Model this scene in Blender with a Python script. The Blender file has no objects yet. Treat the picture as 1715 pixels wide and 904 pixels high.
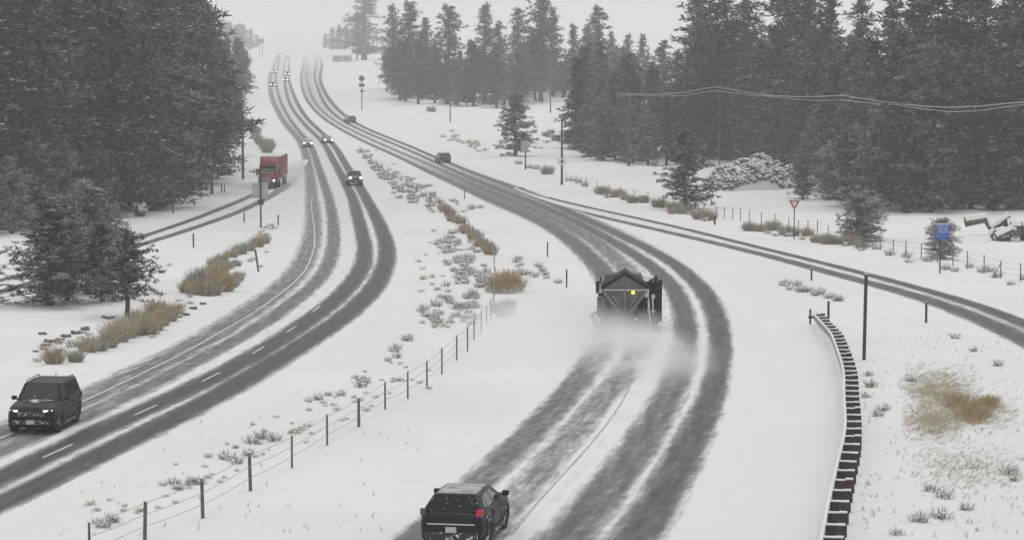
import bpy, bmesh, math, random
from mathutils import Vector, Matrix
from bisect import bisect_right
R = math.radians
SC = bpy.context.scene
COL = SC.collection

# ------------------------------------------------------------------ camera
F = 4500.0                 # focal length in photograph pixels (1715 wide)
CX, CY, H0 = 857.5, 452.0, 80.0
HC = 14.25                 # camera height over the near ground
TH = math.atan((CY - H0) / F)
cam_d = bpy.data.cameras.new("camera")
cam = bpy.data.objects.new("camera", cam_d); COL.objects.link(cam)
cam_d.sensor_width = 36.0
cam_d.lens = 36.0 * F / 1715.0
cam_d.clip_start = 0.5; cam_d.clip_end = 12000
cam.location = (0, 0, HC)
cam.rotation_euler = (math.pi / 2 - TH, 0, 0)
SC.camera = cam

# ------------------------------------------------------------------ world and sun (overcast, snowing)
SUN_EL, SUN_AZ = R(58), R(200)
w = bpy.data.worlds.new("World"); SC.world = w; w.use_nodes = True
nt = w.node_tree; nt.nodes.clear()
sky = nt.nodes.new("ShaderNodeTexSky"); sky.sky_type = 'NISHITA'; sky.sun_disc = False
sky.sun_elevation = SUN_EL; sky.sun_rotation = SUN_AZ
sky.air_density = 1.0; sky.dust_density = 4.0
hs = nt.nodes.new("ShaderNodeHueSaturation"); hs.inputs['Saturation'].default_value = 0.10
mx = nt.nodes.new("ShaderNodeMix"); mx.data_type = 'RGBA'
mx.inputs['Factor'].default_value = 0.86
mx.inputs['B'].default_value = (7.35, 7.38, 7.42, 1)      # the even cloud deck
bg = nt.nodes.new("ShaderNodeBackground"); bg.inputs['Strength'].default_value = 0.097
wo = nt.nodes.new("ShaderNodeOutputWorld")
nt.links.new(sky.outputs[0], hs.inputs['Color']); nt.links.new(hs.outputs[0], mx.inputs['A'])
nt.links.new(mx.outputs['Result'], bg.inputs['Color']); nt.links.new(bg.outputs[0], wo.inputs['Surface'])
sl = bpy.data.lights.new("sun", 'SUN'); sl.energy = 0.55; sl.angle = R(30); sl.color = (1, 0.985, 0.96)
so = bpy.data.objects.new("sun", sl); COL.objects.link(so)
so.rotation_euler = (R(90) - SUN_EL, 0, R(180) - SUN_AZ + R(180)); so.location = (0, 0, 200)

vs = SC.view_settings
vs.view_transform = 'Standard'; vs.look = 'None'; vs.gamma = 1; vs.use_curve_mapping = False
vs.exposure = 0.12
cy = SC.cycles
cy.use_denoising = True
cy.max_bounces = 6; cy.diffuse_bounces = 3; cy.glossy_bounces = 2; cy.transmission_bounces = 4
cy.volume_bounces = 3; cy.transparent_max_bounces = 6
cy.volume_step_rate = 1.0; cy.volume_max_steps = 128
cy.use_adaptive_sampling = True; cy.adaptive_threshold = 0.02
cy.caustics_reflective = False; cy.caustics_refractive = False

# ------------------------------------------------------------------ the terrain profile
TAB = [(28, .56), (40, .72), (60, 1.05), (80, 1.85), (100, 3.1), (143, 5.0), (200, 7.1), (240, 8.8), (272, 10.4), (310, 12.6), (350, 15.3),
       (400, 19.0), (450, 23.0), (500, 27.2), (560, 32.2), (640, 38.8), (725, 45.5), (820, 52.4), (915, 59.0), (1010, 65.5)]

def pchip(xs, ys):
    n = len(xs); h = [xs[i+1]-xs[i] for i in range(n-1)]; d = [(ys[i+1]-ys[i])/h[i] for i in range(n-1)]
    m = [d[0]] + [0]*(n-2) + [d[-1]]
    for i in range(1, n-1):
        if d[i-1]*d[i] > 0:
            w1 = 2*h[i]+h[i-1]; w2 = h[i]+2*h[i-1]
            m[i] = (w1+w2)/(w1/d[i-1]+w2/d[i])
    def f(x):
        if x <= xs[0]: return ys[0] + m[0]*(x-xs[0])
        if x >= xs[-1]: return ys[-1] + m[-1]*(x-xs[-1])
        i = bisect_right(xs, x)-1; t = (x-xs[i])/h[i]
        a = ys[i]; b = ys[i+1]
        return (2*t**3-3*t*t+1)*a + (t**3-2*t*t+t)*h[i]*m[i] + (-2*t**3+3*t*t)*b + (t**3-t*t)*h[i]*m[i+1]
    return f
scale = pchip([a for a, b in TAB], [b for a, b in TAB])

def ray_yz(y, z):
    v = (CY - y)/F
    return z*(math.cos(TH)+v*math.sin(TH)), HC + z*(-math.sin(TH)+v*math.cos(TH))
_p = []
for yy in list(range(28, 130, 4)) + list(range(130, 1011, 10)):
    Y, Z = ray_yz(yy, F/scale(yy)); _p.append((Y, Z))
_p.sort()
PY = [a for a, b in _p]; PZ = [b for a, b in _p]
# gentle smoothing of the profile
for _ in range(3):
    PZ = [PZ[0]] + [(PZ[i-1]+2*PZ[i]+PZ[i+1])/4 for i in range(1, len(PZ)-1)] + [PZ[-1]]
_pf = pchip(PY, PZ)
def prof(Y):
    if Y < PY[0]: return PZ[0]
    return _pf(Y)

def solve_depth(y):
    """distance of the ground seen at photo row y (on the bare profile)"""
    lo, hi = 40.0, 7300.0
    s = F/scale(max(y, 20))
    z = s
    for _ in range(12):           # fixed point refinement against the smoothed profile
        v = (CY-y)/F
        k = (-math.sin(TH)+v*math.cos(TH)); c = (math.cos(TH)+v*math.sin(TH))
        # height error at this depth
        e = HC + z*k - prof(z*c)
        g = k - (prof((z+1)*c)-prof(z*c))
        if abs(g) < 1e-5: break
        st = -e/g
        st = max(-0.03*z, min(0.03*z, st))
        z += st
    if abs(z-s) > 0.1*s: z = s
    return z

def wxy(x, y):
    z = solve_depth(y); Y, Z = ray_yz(y, z)
    return (x-CX)/F*z, Y

def px_per_m(y): return F/solve_depth(y)

def curve(pts, ext=True):
    """photo polyline -> smooth X(Y)"""
    q = sorted([(wxy(x, y)[1], wxy(x, y)[0]) for x, y in pts])
    ys = [a for a, b in q]; xs = [b for a, b in q]
    f = pchip(ys, xs)
    # resample and smooth
    y0, y1 = ys[0], ys[-1]
    S = []; Y = y0
    while Y < y1: S.append(Y); Y *= 1.02
    S.append(y1)
    V = [f(a) for a in S]
    for _ in range(10):
        V = [V[0]] + [(V[i-1]+2*V[i]+V[i+1])/4 for i in range(1, len(V)-1)] + [V[-1]]
    g = pchip(S, V)
    g.lo, g.hi = y0, y1
    return g
TR = {}
TR['A'] = curve([(-130, 790), (0, 733), (140, 672), (240, 625), (300, 597), (333, 577), (383, 548), (426, 520), (466, 491), (499, 461), (516, 430), (525, 400), (527, 383),
                 (524, 333), (521, 300), (519, 286), (516, 268), (511, 250), (500, 230), (488, 219), (478, 207), (467, 187), (458, 170), (453, 143), (453, 128), (460, 111), (465, 92), (470, 78)])
TR['B'] = curve([(-130, 815), (0, 757), (139, 701), (223, 662), (343, 599), (386, 575), (439, 546), (479, 516), (519, 486), (546, 453), (557, 423), (559, 383),
                 (551, 333), (540, 300), (531, 272), (524, 251), (512, 232), (498, 217), (488, 204), (478, 187), (470, 170), (463, 143), (462, 128), (466, 111), (470, 92), (474, 78)])
TR['C'] = curve([(-130, 862), (0, 804), (95, 757), (223, 697), (340, 643), (439, 590), (486, 560), (532, 527), (572, 496), (599, 464), (611, 433), (609, 400),
                 (600, 366), (592, 335), (579, 307), (568, 286), (556, 265), (543, 240), (520, 219), (503, 200), (488, 180), (480, 156), (477, 134), (476, 118), (479, 95), (482, 78)])
TR['D'] = curve([(-130, 905), (0, 845), (167, 763), (340, 677), (473, 599), (499, 582), (532, 562), (566, 539), (599, 512), (625, 486), (642, 456), (649, 426), (645, 400),
                 (635, 373), (619, 343), (603, 314), (588, 290), (577, 272), (565, 251), (552, 235), (536, 219), (520, 205), (504, 184), (492, 159), (485, 138), (484, 122), (485, 104), (487, 78)])
TR['E'] = curve([(640, 945), (690, 906), (740, 868), (798, 812), (829, 785), (876, 738), (927, 687), (966, 644), (997, 601), (1018, 560), (1026, 530), (1026, 500), (1016, 463), (993, 436), (966, 410), (933, 386), (883, 360),
                 (855, 349), (792, 321), (750, 302), (708, 283), (666, 262), (624, 244), (572, 218), (540, 197), (526, 184), (513, 166), (506, 145), (505, 131), (508, 110), (510, 95), (506, 78)])
TR['F'] = curve([(770, 945), (817, 904), (857, 840+12), (896, 800), (935, 757), (966, 722), (997, 679), (1040, 636), (1070, 590), (1082, 550), (1080, 510), (1060, 465), (1036, 439), (1009, 413), (970, 388), (910, 360),
                 (850, 334), (792, 309), (750, 290), (708, 271), (666, 254), (624, 235), (572, 210), (540, 187), (524, 166), (517, 145), (513, 131), (514, 110), (515, 95), (511, 78)])
TR['G'] = curve([(905, 945), (950, 904), (1013, 824), (1052, 777), (1084, 730), (1111, 683), (1131, 640), (1143, 600), (1149, 560), (1142, 515), (1125, 479), (1099, 453), (1066, 429), (1016, 400), (966, 372),
                 (897, 342), (834, 317), (782, 296), (740, 277), (708, 262), (666, 244), (624, 227), (586, 210), (563, 195), (546, 178), (537, 160), (531, 145), (527, 125), (531, 106), (526, 92), (520, 78)])
TR['H'] = curve([(1030, 945), (1064, 904), (1103, 840), (1131, 793), (1154, 746), (1178, 699), (1193, 660), (1204, 609), (1206, 566), (1196, 520), (1175, 483), (1142, 451), (1099, 424), (1049, 399), (999, 376),
                 (950, 354), (897, 327), (845, 309), (792, 290), (756, 275), (725, 262), (677, 241), (635, 225), (597, 208), (576, 193), (558, 176), (547, 160), (540, 147), (536, 129), (540, 111), (534, 95), (526, 78)])
TR['P'] = curve([(1820, 588), (1715, 543), (1684, 529), (1630, 510), (1575, 494), (1521, 478), (1467, 464), (1413, 450), (1358, 436), (1304, 423), (1250, 410), (1215, 401), (1149, 384), (1082, 369), (999, 351), (950, 340), (900, 327), (860, 314)])
TR['Q'] = curve([(1820, 622), (1715, 570), (1684, 554), (1630, 530), (1575, 510), (1521, 491), (1467, 478), (1413, 463), (1358, 449), (1304, 433), (1250, 420), (1215, 412), (1149, 396), (1082, 381), (999, 362), (950, 350), (905, 338), (860, 324)])
TR['L'] = curve([(-160, 512), (-80, 492), (0, 470), (60, 455), (120, 437), (180, 417), (231, 399), (265, 388), (319, 370), (372, 349), (425, 327), (462, 306), (486, 286), (500, 268)])
TR['M'] = curve([(-160, 540), (-80, 515), (0, 490), (60, 472), (130, 448), (190, 426), (244, 407), (292, 394), (345, 375), (398, 357), (425, 344), (462, 324), (490, 304), (506, 284)])

def road_edges(a, b, l, r):
    A, B = TR[a], TR[b]
    lo, hi = min(A.lo, B.lo), max(A.hi, B.hi)
    lo = max(A.lo, B.lo) if False else lo
    fl = lambda Y: A(min(max(Y, A.lo*0.7), A.hi)) - l
    fr = lambda Y: B(min(max(Y, B.lo*0.7), B.hi)) + r
    return fl, fr, lo, hi
ROADS = {
    'left': road_edges('A', 'D', 2.6, 1.6) + ('ABCD',),
    'right': road_edges('E', 'H', 1.6, 2.4) + ('EFGH',),
    'ramp': road_edges('Q', 'P', 1.4, 1.4) + ('QP',),
    'side': road_edges('L', 'M', 1.2, 1.2) + ('LM',),
}
def road_dist(X, Y):
    d = 1e9
    for fl, fr, lo, hi, t in ROADS.values():
        if Y < lo*0.9 - 10 or Y > hi*1.1 + 20: continue
        a, b = fl(Y), fr(Y)
        if a > b: a, b = b, a
        d = min(d, max(a-X, X-b, 0))
    return d
def sst(a, b, x):
    t = max(0, min(1, (x-a)/(b-a))); return t*t*(3-2*t)
def relief(X, Y):
    n = (math.sin(X*0.31+Y*0.05+1.3)*math.sin(Y*0.11-X*0.07) * 0.5 + math.sin(X*0.83+Y*0.21)*math.sin(Y*0.37-X*0.4+2)*0.28
         + math.sin(X*1.9+Y*0.33+.5)*math.sin(Y*0.9-X*0.8)*0.12*(1 if Y < 250 else 0))
    return 0.22*n*(1+min(Y, 900)/600)
def gz(X, Y):
    z = prof(Y)
    d = road_dist(X, Y)
    if d > 0.8:
        k = sst(0.8+Y*0.006, 5+Y*0.012, d)
        if k > 0: z += relief(X, Y)*k
        if Y < 300:      # low ridge left by the ploughs
            b = math.exp(-((d-2.3)/.8)**2)
            if b > .02: z += b*.13*(.55+.45*math.sin(Y*1.3+X*2.1)*math.sin(Y*.47+1)+.3*math.sin(Y*3.1+X))
    return z
def P(x, y):
    X, Y = wxy(x, y)
    return Vector((X, Y, gz(X, Y)))

# ------------------------------------------------------------------ helpers
def tag(o, label=None, cat=None, group=None, kind=None):
    if label: o["label"] = label
    if cat: o["category"] = cat
    if group: o["group"] = group
    if kind: o["kind"] = kind
    return o
def empty(name, loc, rz=0, label=None, cat=None, group=None):
    o = bpy.data.objects.new(name, None); COL.objects.link(o)
    o.empty_display_size = .2
    o.location = loc; o.rotation_euler = (0, 0, rz)
    return tag(o, label, cat, group)
def copy_tree(o, parent=None):
    c = o.copy(); COL.objects.link(c); c.parent = parent
    for ch in list(o.children): copy_tree(ch, c)
    return c

class MB:
    def __init__(s): s.v = []; s.f = []; s.m = []
    def add(s, vs, fs, m=0):
        n = len(s.v); s.v += [tuple(a) for a in vs]
        s.f += [tuple(n+i for i in f) for f in fs]; s.m += [m]*len(fs); return s
    def box(s, c, d, rot=None, m=0):
        x, y, z = d[0]/2, d[1]/2, d[2]/2
        vs = [Vector(p) for p in ((-x,-y,-z),(x,-y,-z),(x,y,-z),(-x,y,-z),(-x,-y,z),(x,-y,z),(x,y,z),(-x,y,z))]
        if rot is not None: vs = [rot @ p for p in vs]
        c = Vector(c); vs = [p+c for p in vs]
        return s.add(vs, [(0,3,2,1),(4,5,6,7),(0,1,5,4),(1,2,6,5),(2,3,7,6),(3,0,4,7)], m)
    def tube(s, p0, p1, r0, r1=None, n=8, m=0):
        if r1 is None: r1 = r0
        p0 = Vector(p0); p1 = Vector(p1); d = (p1-p0)
        if d.length < 1e-6: return s
        d.normalize(); a = d.orthogonal().normalized(); b = d.cross(a)
        vs = []
        for p, r in ((p0, r0), (p1, r1)):
            for i in range(n):
                t = 2*math.pi*i/n; vs.append(p + a*math.cos(t)*r + b*math.sin(t)*r)
        fs = [(i, (i+1) % n, n+(i+1) % n, n+i) for i in range(n)] + [tuple(range(n-1, -1, -1)), tuple(range(n, 2*n))]
        return s.add(vs, fs, m)
    def path(s, pts, r, n=6, m=0):
        for a, b in zip(pts[:-1], pts[1:]): s.tube(a, b, r, r, n, m)
        return s
    def rings(s, rings, cap=True, m=0):
        n = len(rings[0]); vs = [p for r in rings for p in r]; fs = []
        for k in range(len(rings)-1):
            for i in range(n):
                fs.append((k*n+i, k*n+(i+1) % n, (k+1)*n+(i+1) % n, (k+1)*n+i))
        if cap: fs += [tuple(range(n-1, -1, -1)), tuple(range((len(rings)-1)*n, len(rings)*n))]
        return s.add(vs, fs, m)
    def prism(s, poly, y0, y1, m=0):     # polygon in x,z extruded along y
        n = len(poly)
        return s.add([(a, y0, b) for a, b in poly]+[(a, y1, b) for a, b in poly],
                     [tuple(range(n)), tuple(range(2*n-1, n-1, -1))]+[(i, n+i, n+(i+1) % n, (i+1) % n) for i in range(n)], m)
    def slab(s, q, t, m=0):              # a flat polygon given thickness t along its normal
        q = [Vector(a) for a in q]; nrm = (q[1]-q[0]).cross(q[2]-q[0]).normalized()
        n = len(q)
        return s.add([a for a in q]+[a+nrm*t for a in q],
                     [tuple(range(n-1, -1, -1)), tuple(range(n, 2*n))]+[(i, (i+1) % n, n+(i+1) % n, n+i) for i in range(n)], m)
    def blob(s, c, r, seed=0, m=0, nu=8, nv=5, jit=.18):
        rnd = random.Random(seed); c = Vector(c); vs = []
        for j in range(1, nv):
            ph = math.pi*j/nv
            for i in range(nu):
                t = 2*math.pi*i/nu; k = 1+rnd.uniform(-jit, jit)
                vs.append(c+Vector((r[0]*math.sin(ph)*math.cos(t)*k, r[1]*math.sin(ph)*math.sin(t)*k, r[2]*math.cos(ph)*k)))
        vs += [c+Vector((0, 0, r[2])), c-Vector((0, 0, r[2]))]; T = len(vs)-2; B = T+1; fs = []
        for j in range(nv-2):
            for i in range(nu):
                a = j*nu+i; b = j*nu+(i+1) % nu; fs.append((a, a+nu, b+nu, b))
        for i in range(nu):
            fs.append((T, i, (i+1) % nu)); a = (nv-2)*nu
            fs.append((B, a+(i+1) % nu, a+i))
        return s.add(vs, fs, m)
    def mesh(s, name, mats, smooth=False):
        me = bpy.data.meshes.new(name); me.from_pydata(s.v, [], s.f)
        for mt in (mats if isinstance(mats, (list, tuple)) else [mats]): me.materials.append(mt)
        me.polygons.foreach_set("material_index", s.m)
        if smooth: me.polygons.foreach_set("use_smooth", [True]*len(me.polygons))
        me.update(); return me
    def build(s, name, mats, parent=None, smooth=False):
        o = bpy.data.objects.new(name, s.mesh(name, mats, smooth)); COL.objects.link(o)
        if parent is not None: o.parent = parent
        return o
def bake_mods(o):
    dg = bpy.context.evaluated_depsgraph_get(); dg.update()
    me = bpy.data.meshes.new_from_object(o.evaluated_get(dg)); o.modifiers.clear(); o.data = me; return o
def bevel(o, wd, seg=2, ang=30):
    m = o.modifiers.new("b", 'BEVEL'); m.width = wd; m.segments = seg; m.limit_method = 'ANGLE'; m.angle_limit = R(ang)
    bake_mods(o)
    o.data.polygons.foreach_set("use_smooth", [True]*len(o.data.polygons)); return o

# ------------------------------------------------------------------ materials
def mat(name, col, rough=.6, metal=0., noise=None, nscale=8., bump=0., spec=None, coat=0., snow=0., snow_scale=5., obj=True):
    m = bpy.data.materials.new(name); m.use_nodes = True; t = m.node_tree; b = t.nodes['Principled BSDF']
    b.inputs['Base Color'].default_value = (*col, 1); b.inputs['Roughness'].default_value = rough; b.inputs['Metallic'].default_value = metal
    if spec is not None: b.inputs['Specular IOR Level'].default_value = spec
    if coat: b.inputs['Coat Weight'].default_value = coat; b.inputs['Coat Roughness'].default_value = .15
    if noise or snow or bump:
        tc = t.nodes.new('ShaderNodeTexCoord'); n = t.nodes.new('ShaderNodeTexNoise'); n.inputs['Scale'].default_value = nscale
        n.inputs['Detail'].default_value = 5
        t.links.new(tc.outputs['Object'], n.inputs['Vector'])
        src = None
        if noise:
            r = t.nodes.new('ShaderNodeValToRGB'); r.color_ramp.elements[0].position = .3; r.color_ramp.elements[1].position = .7
            r.color_ramp.elements[0].color = (*col, 1); r.color_ramp.elements[1].color = (*noise, 1)
            t.links.new(n.outputs['Fac'], r.inputs['Fac']); src = r.outputs['Color']
            t.links.new(src, b.inputs['Base Color'])
        if snow:
            n2 = t.nodes.new('ShaderNodeTexNoise'); n2.inputs['Scale'].default_value = snow_scale; n2.inputs['Detail'].default_value = 6
            t.links.new(tc.outputs['Object'], n2.inputs['Vector'])
            r2 = t.nodes.new('ShaderNodeValToRGB'); r2.color_ramp.elements[0].position = 1-snow-.06; r2.color_ramp.elements[1].position = 1-snow+.04
            t.links.new(n2.outputs['Fac'], r2.inputs['Fac'])
            mm = t.nodes.new('ShaderNodeMix'); mm.data_type = 'RGBA'
            if src: t.links.new(src, mm.inputs['A'])
            else: mm.inputs['A'].default_value = (*col, 1)
            mm.inputs['B'].default_value = (.72, .73, .74, 1)
            t.links.new(r2.outputs['Color'], mm.inputs['Factor']); t.links.new(mm.outputs['Result'], b.inputs['Base Color'])
            ml = t.nodes.new('ShaderNodeMath'); ml.operation = 'MULTIPLY_ADD'; ml.inputs[1].default_value = .9-rough; ml.inputs[2].default_value = rough
            t.links.new(r2.outputs['Color'], ml.inputs[0]); t.links.new(ml.outputs[0], b.inputs['Roughness'])
        if bump:
            bp = t.nodes.new('ShaderNodeBump'); bp.inputs['Strength'].default_value = bump; bp.inputs['Distance'].default_value = .05
            t.links.new(n.outputs['Fac'], bp.inputs['Height']); t.links.new(bp.outputs['Normal'], b.inputs['Normal'])
    return m
def emis(name, col, st):
    m = bpy.data.materials.new(name); m.use_nodes = True; b = m.node_tree.nodes['Principled BSDF']
    b.inputs['Base Color'].default_value = (*col, 1); b.inputs['Emission Color'].default_value = (*col, 1); b.inputs['Emission Strength'].default_value = st
    return m
SNOWC = (.80, .805, .80)
M = {}
M['snowcap'] = mat('snow cover', SNOWC, .9, noise=(.74, .745, .745), nscale=6, bump=.2)
M['bark'] = mat('pine bark', (.075, .062, .052), .9, noise=(.13, .11, .095), nscale=3, bump=.5, snow=.30, snow_scale=2)
M['needle'] = mat('pine needles', (.040, .048, .038), .75, noise=(.072, .076, .062), nscale=.5, spec=.2)
M['needle_far'] = mat('pine needles far', (.042, .050, .042), .8, noise=(.078, .085, .074), nscale=.25, spec=.15)
def needle_mat(name, a, b, dust, amount):
    m = bpy.data.materials.new(name); m.use_nodes = True; t = m.node_tree; L = t.links.new; p = t.nodes['Principled BSDF']
    p.inputs['Roughness'].default_value = .85; p.inputs['Specular IOR Level'].default_value = .15
    tc = t.nodes.new('ShaderNodeTexCoord'); oi = t.nodes.new('ShaderNodeObjectInfo')
    def noise(sc, det):
        n = t.nodes.new('ShaderNodeTexNoise'); n.noise_dimensions = '4D'; n.inputs['Scale'].default_value = sc; n.inputs['Detail'].default_value = det
        L(tc.outputs['Object'], n.inputs['Vector']); k = t.nodes.new('ShaderNodeMath'); k.operation = 'MULTIPLY'; k.inputs[1].default_value = 37; L(oi.outputs['Random'], k.inputs[0]); L(k.outputs[0], n.inputs['W']); return n.outputs['Fac']
    n1 = noise(.30, 3); n2 = noise(1.6, 4)
    def mixc(f, A, B):
        x = t.nodes.new('ShaderNodeMix'); x.data_type = 'RGBA'; L(f, x.inputs['Factor'])
        for s_, v in (('A', A), ('B', B)):
            if isinstance(v, tuple): x.inputs[s_].default_value = (*v, 1)
            else: L(v, x.inputs[s_])
        return x.outputs['Result']
    def ramp(f, lo, hi, mx=1.):
        x = t.nodes.new('ShaderNodeMapRange'); x.interpolation_type = 'SMOOTHSTEP'; x.inputs['From Min'].default_value = lo; x.inputs['From Max'].default_value = hi; x.inputs['To Max'].default_value = mx; L(f, x.inputs['Value']); return x.outputs[0]
    c = mixc(ramp(n1, .35, .65), a, b)
    vm = t.nodes.new('ShaderNodeVectorMath'); vm.operation = 'SCALE'; kk = t.nodes.new('ShaderNodeMath'); kk.operation = 'MULTIPLY_ADD'; kk.inputs[1].default_value = .9; kk.inputs[2].default_value = .5
    L(oi.outputs['Random'], kk.inputs[0]); L(c, vm.inputs[0]); L(kk.outputs[0], vm.inputs['Scale']); c = vm.outputs[0]
    rr = t.nodes.new('ShaderNodeMath'); rr.operation = 'MULTIPLY_ADD'; rr.inputs[1].default_value = .12; L(oi.outputs['Random'], rr.inputs[0]); L(n2, rr.inputs[2])
    c = mixc(ramp(rr.outputs[0], .60-amount*.1, .76-amount*.1, .85), c, dust)
    L(c, p.inputs['Base Color']); return m
M['needle'] = needle_mat('pine needles', (.026, .030, .024), (.060, .064, .050), (.30, .31, .31), .9)
M['needle_far'] = needle_mat('pine needles far', (.024, .029, .025), (.058, .064, .056), (.26, .27, .27), .8)
M['needle_mid'] = needle_mat('lightly frosted needles', (.036, .040, .033), (.080, .083, .07), (.34, .35, .35), 1.2)
M['needle_frost'] = needle_mat('frosted needles', (.07, .075, .065), (.13, .135, .12), (.42, .43, .43), 1.6)
M['dust'] = mat('dusted snow on paint', (.22, .22, .22), .8, noise=(.52, .52, .52), nscale=2.5)
M['tuftsnow'] = mat('snow on boughs', (.72, .725, .73), .9, noise=(.55, .56, .56), nscale=1.5)
M['wood'] = mat('weathered timber', (.09, .075, .065), .85, noise=(.16, .14, .125), nscale=12, bump=.4)
M['pole'] = mat('utility pole timber', (.08, .068, .06), .85, noise=(.14, .12, .105), nscale=5, bump=.3)
M['hoodsnow'] = mat('thin melting snow on paint', (.03, .03, .03), .6, noise=(.10, .10, .10), nscale=3, snow=.46, snow_scale=3.5)
M['steel'] = mat('galvanised steel', (.38, .39, .40), .5, .7, noise=(.28, .29, .30), nscale=7)
M['darksteel'] = mat('dark steel', (.035, .035, .037), .6, .3, noise=(.07, .068, .065), nscale=9)
M['wire'] = mat('frosted fence wire', (.40, .41, .42), .8)
M['tpost'] = mat('steel fence post', (.10, .105, .10), .7, noise=(.2, .2, .2), nscale=9, snow=.30, snow_scale=6)
M['grate_wood'] = mat('dark treated timber', (.030, .022, .022), .8, noise=(.065, .045, .045), nscale=10, bump=.4)
M['straw'] = mat('dry straw', (.50, .42, .28), .9, noise=(.38, .32, .21), nscale=1.2)
M['straw_gold'] = mat('golden dry grass', (.46, .32, .15), .9, noise=(.34, .25, .13), nscale=1.2)
M['sage'] = mat('sage stems', (.46, .44, .35), .9, noise=(.36, .35, .28), nscale=1.2)
M['twig'] = mat('bare twigs', (.16, .15, .135), .9, noise=(.32, .30, .28), nscale=2)
M['rock'] = mat('dark rock', (.09, .088, .085), .9, noise=(.17, .165, .16), nscale=4, bump=.6)
M['paintwhite'] = mat('road paint', (.68, .68, .66), .7, noise=(.5, .5, .49), nscale=3)
M['carblack'] = mat('black car paint', (.007, .007, .008), .5, 0, spec=.22, coat=.10, noise=(.012, .012, .012), nscale=3, snow=.25, snow_scale=9)
M['cargrey'] = mat('grey car paint', (.06, .062, .065), .35, .2, coat=.4, noise=(.10, .10, .10), nscale=3, snow=.33, snow_scale=5)
M['carsilver'] = mat('silver car paint', (.30, .31, .32), .35, .4, coat=.4, snow=.33, snow_scale=5)
M['trim'] = mat('black trim', (.015, .015, .016), .6, noise=(.04, .04, .04), nscale=20, snow=.38, snow_scale=9)
M['tyre'] = mat('tyre rubber', (.018, .018, .018), .85, noise=(.05, .05, .05), nscale=15)
M['rim'] = mat('alloy rim', (.22, .22, .23), .4, .8, noise=(.12, .12, .12), nscale=12)
M['glass'] = mat('dark window glass', (.012, .013, .014), .10, 0, spec=.7, snow=.27, snow_scale=6)
M['glass_snow'] = mat('rear glass with snow', (.008, .008, .009), .3, 0, spec=.15, snow=.31, snow_scale=9)
M['chrome'] = mat('chrome strip', (.55, .55, .56), .25, .9)
M['chromedull'] = mat('dull trim strip', (.16, .16, .17), .35, .6)
M['plate'] = mat('licence plate', (.55, .56, .56), .6, noise=(.38, .40, .42), nscale=30)
M['lamp'] = emis('lit headlamp', (1, .98, .93), 1.2)
M['lamp_far'] = emis('lit distant headlamp', (1, .99, .95), 8.0)
M['tail'] = emis('lit tail lamp', (.42, .015, .04), .18)
M['taildark'] = mat('unlit tail lamp', (.09, .008, .014), .3, coat=.5)
M['amber'] = emis('lit amber beacon', (1, .55, .06), 4.0)
M['red'] = mat('dark red truck paint', (.19, .010, .014), .5, coat=.05, noise=(.23, .018, .022), nscale=2)
M['redsnow'] = mat('dusted red trailer side', (.20, .022, .026), .7, noise=(.26, .07, .07), nscale=1.2)
M['hopper'] = mat('dirty painted steel', (.08, .083, .076), .75, .1, noise=(.17, .174, .166), nscale=3, bump=.2, snow=.22, snow_scale=5)
M['tarp'] = mat('hopper tarpaulin', (.10, .10, .105), .8, noise=(.16, .16, .16), nscale=4)
M['plowblack'] = mat('black plough blade', (.010, .010, .011), .7, spec=.2, noise=(.025, .025, .025), nscale=6, snow=.22, snow_scale=6)
M['signback'] = mat('sign back aluminium', (.36, .37, .37), .6, .3, noise=(.46, .47, .47), nscale=4)
M['signred'] = mat('sign red', (.42, .02, .03), .5)
M['signwhite'] = mat('sign white', (.72, .72, .70), .5)
M['signblue'] = mat('sign blue', (.02, .10, .42), .5, noise=(.05, .16, .50), nscale=9)
M['signyellow'] = mat('warning sign back', (.10, .10, .095), .6)
M['wallpale'] = mat('pale siding', (.42, .42, .40), .8, noise=(.34, .34, .33), nscale=1)
M['darkwin'] = mat('dark window', (.05, .055, .06), .2)
M['winlit'] = emis('lit window', (1, .93, .8), 2.0)

# snow ground
def ground_mat():
    m = bpy.data.materials.new('fresh snow'); m.use_nodes = True; t = m.node_tree; b = t.nodes['Principled BSDF']
    b.inputs['Roughness'].default_value = .92; b.inputs['Specular IOR Level'].default_value = .15
    tc = t.nodes.new('ShaderNodeTexCoord')
    n1 = t.nodes.new('ShaderNodeTexNoise'); n1.inputs['Scale'].default_value = .08; n1.inputs['Detail'].default_value = 8
    n2 = t.nodes.new('ShaderNodeTexNoise'); n2.inputs['Scale'].default_value = 1.6; n2.inputs['Detail'].default_value = 8; n2.inputs['Roughness'].default_value = .65
    r = t.nodes.new('ShaderNodeValToRGB'); r.color_ramp.elements[0].position = .35; r.color_ramp.elements[1].position = .62
    r.color_ramp.elements[0].color = (.765, .77, .765, 1); r.color_ramp.elements[1].color = (.82, .822, .812, 1)
    t.links.new(tc.outputs['Object'], n1.inputs['Vector']); t.links.new(tc.outputs['Object'], n2.inputs['Vector'])
    t.links.new(n1.outputs['Fac'], r.inputs['Fac']); t.links.new(r.outputs['Color'], b.inputs['Base Color'])
    bp = t.nodes.new('ShaderNodeBump'); bp.inputs['Strength'].default_value = .42; bp.inputs['Distance'].default_value = .2
    t.links.new(n2.outputs['Fac'], bp.inputs['Height']); t.links.new(bp.outputs['Normal'], b.inputs['Normal'])
    return m
M['snow'] = ground_mat()
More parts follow.
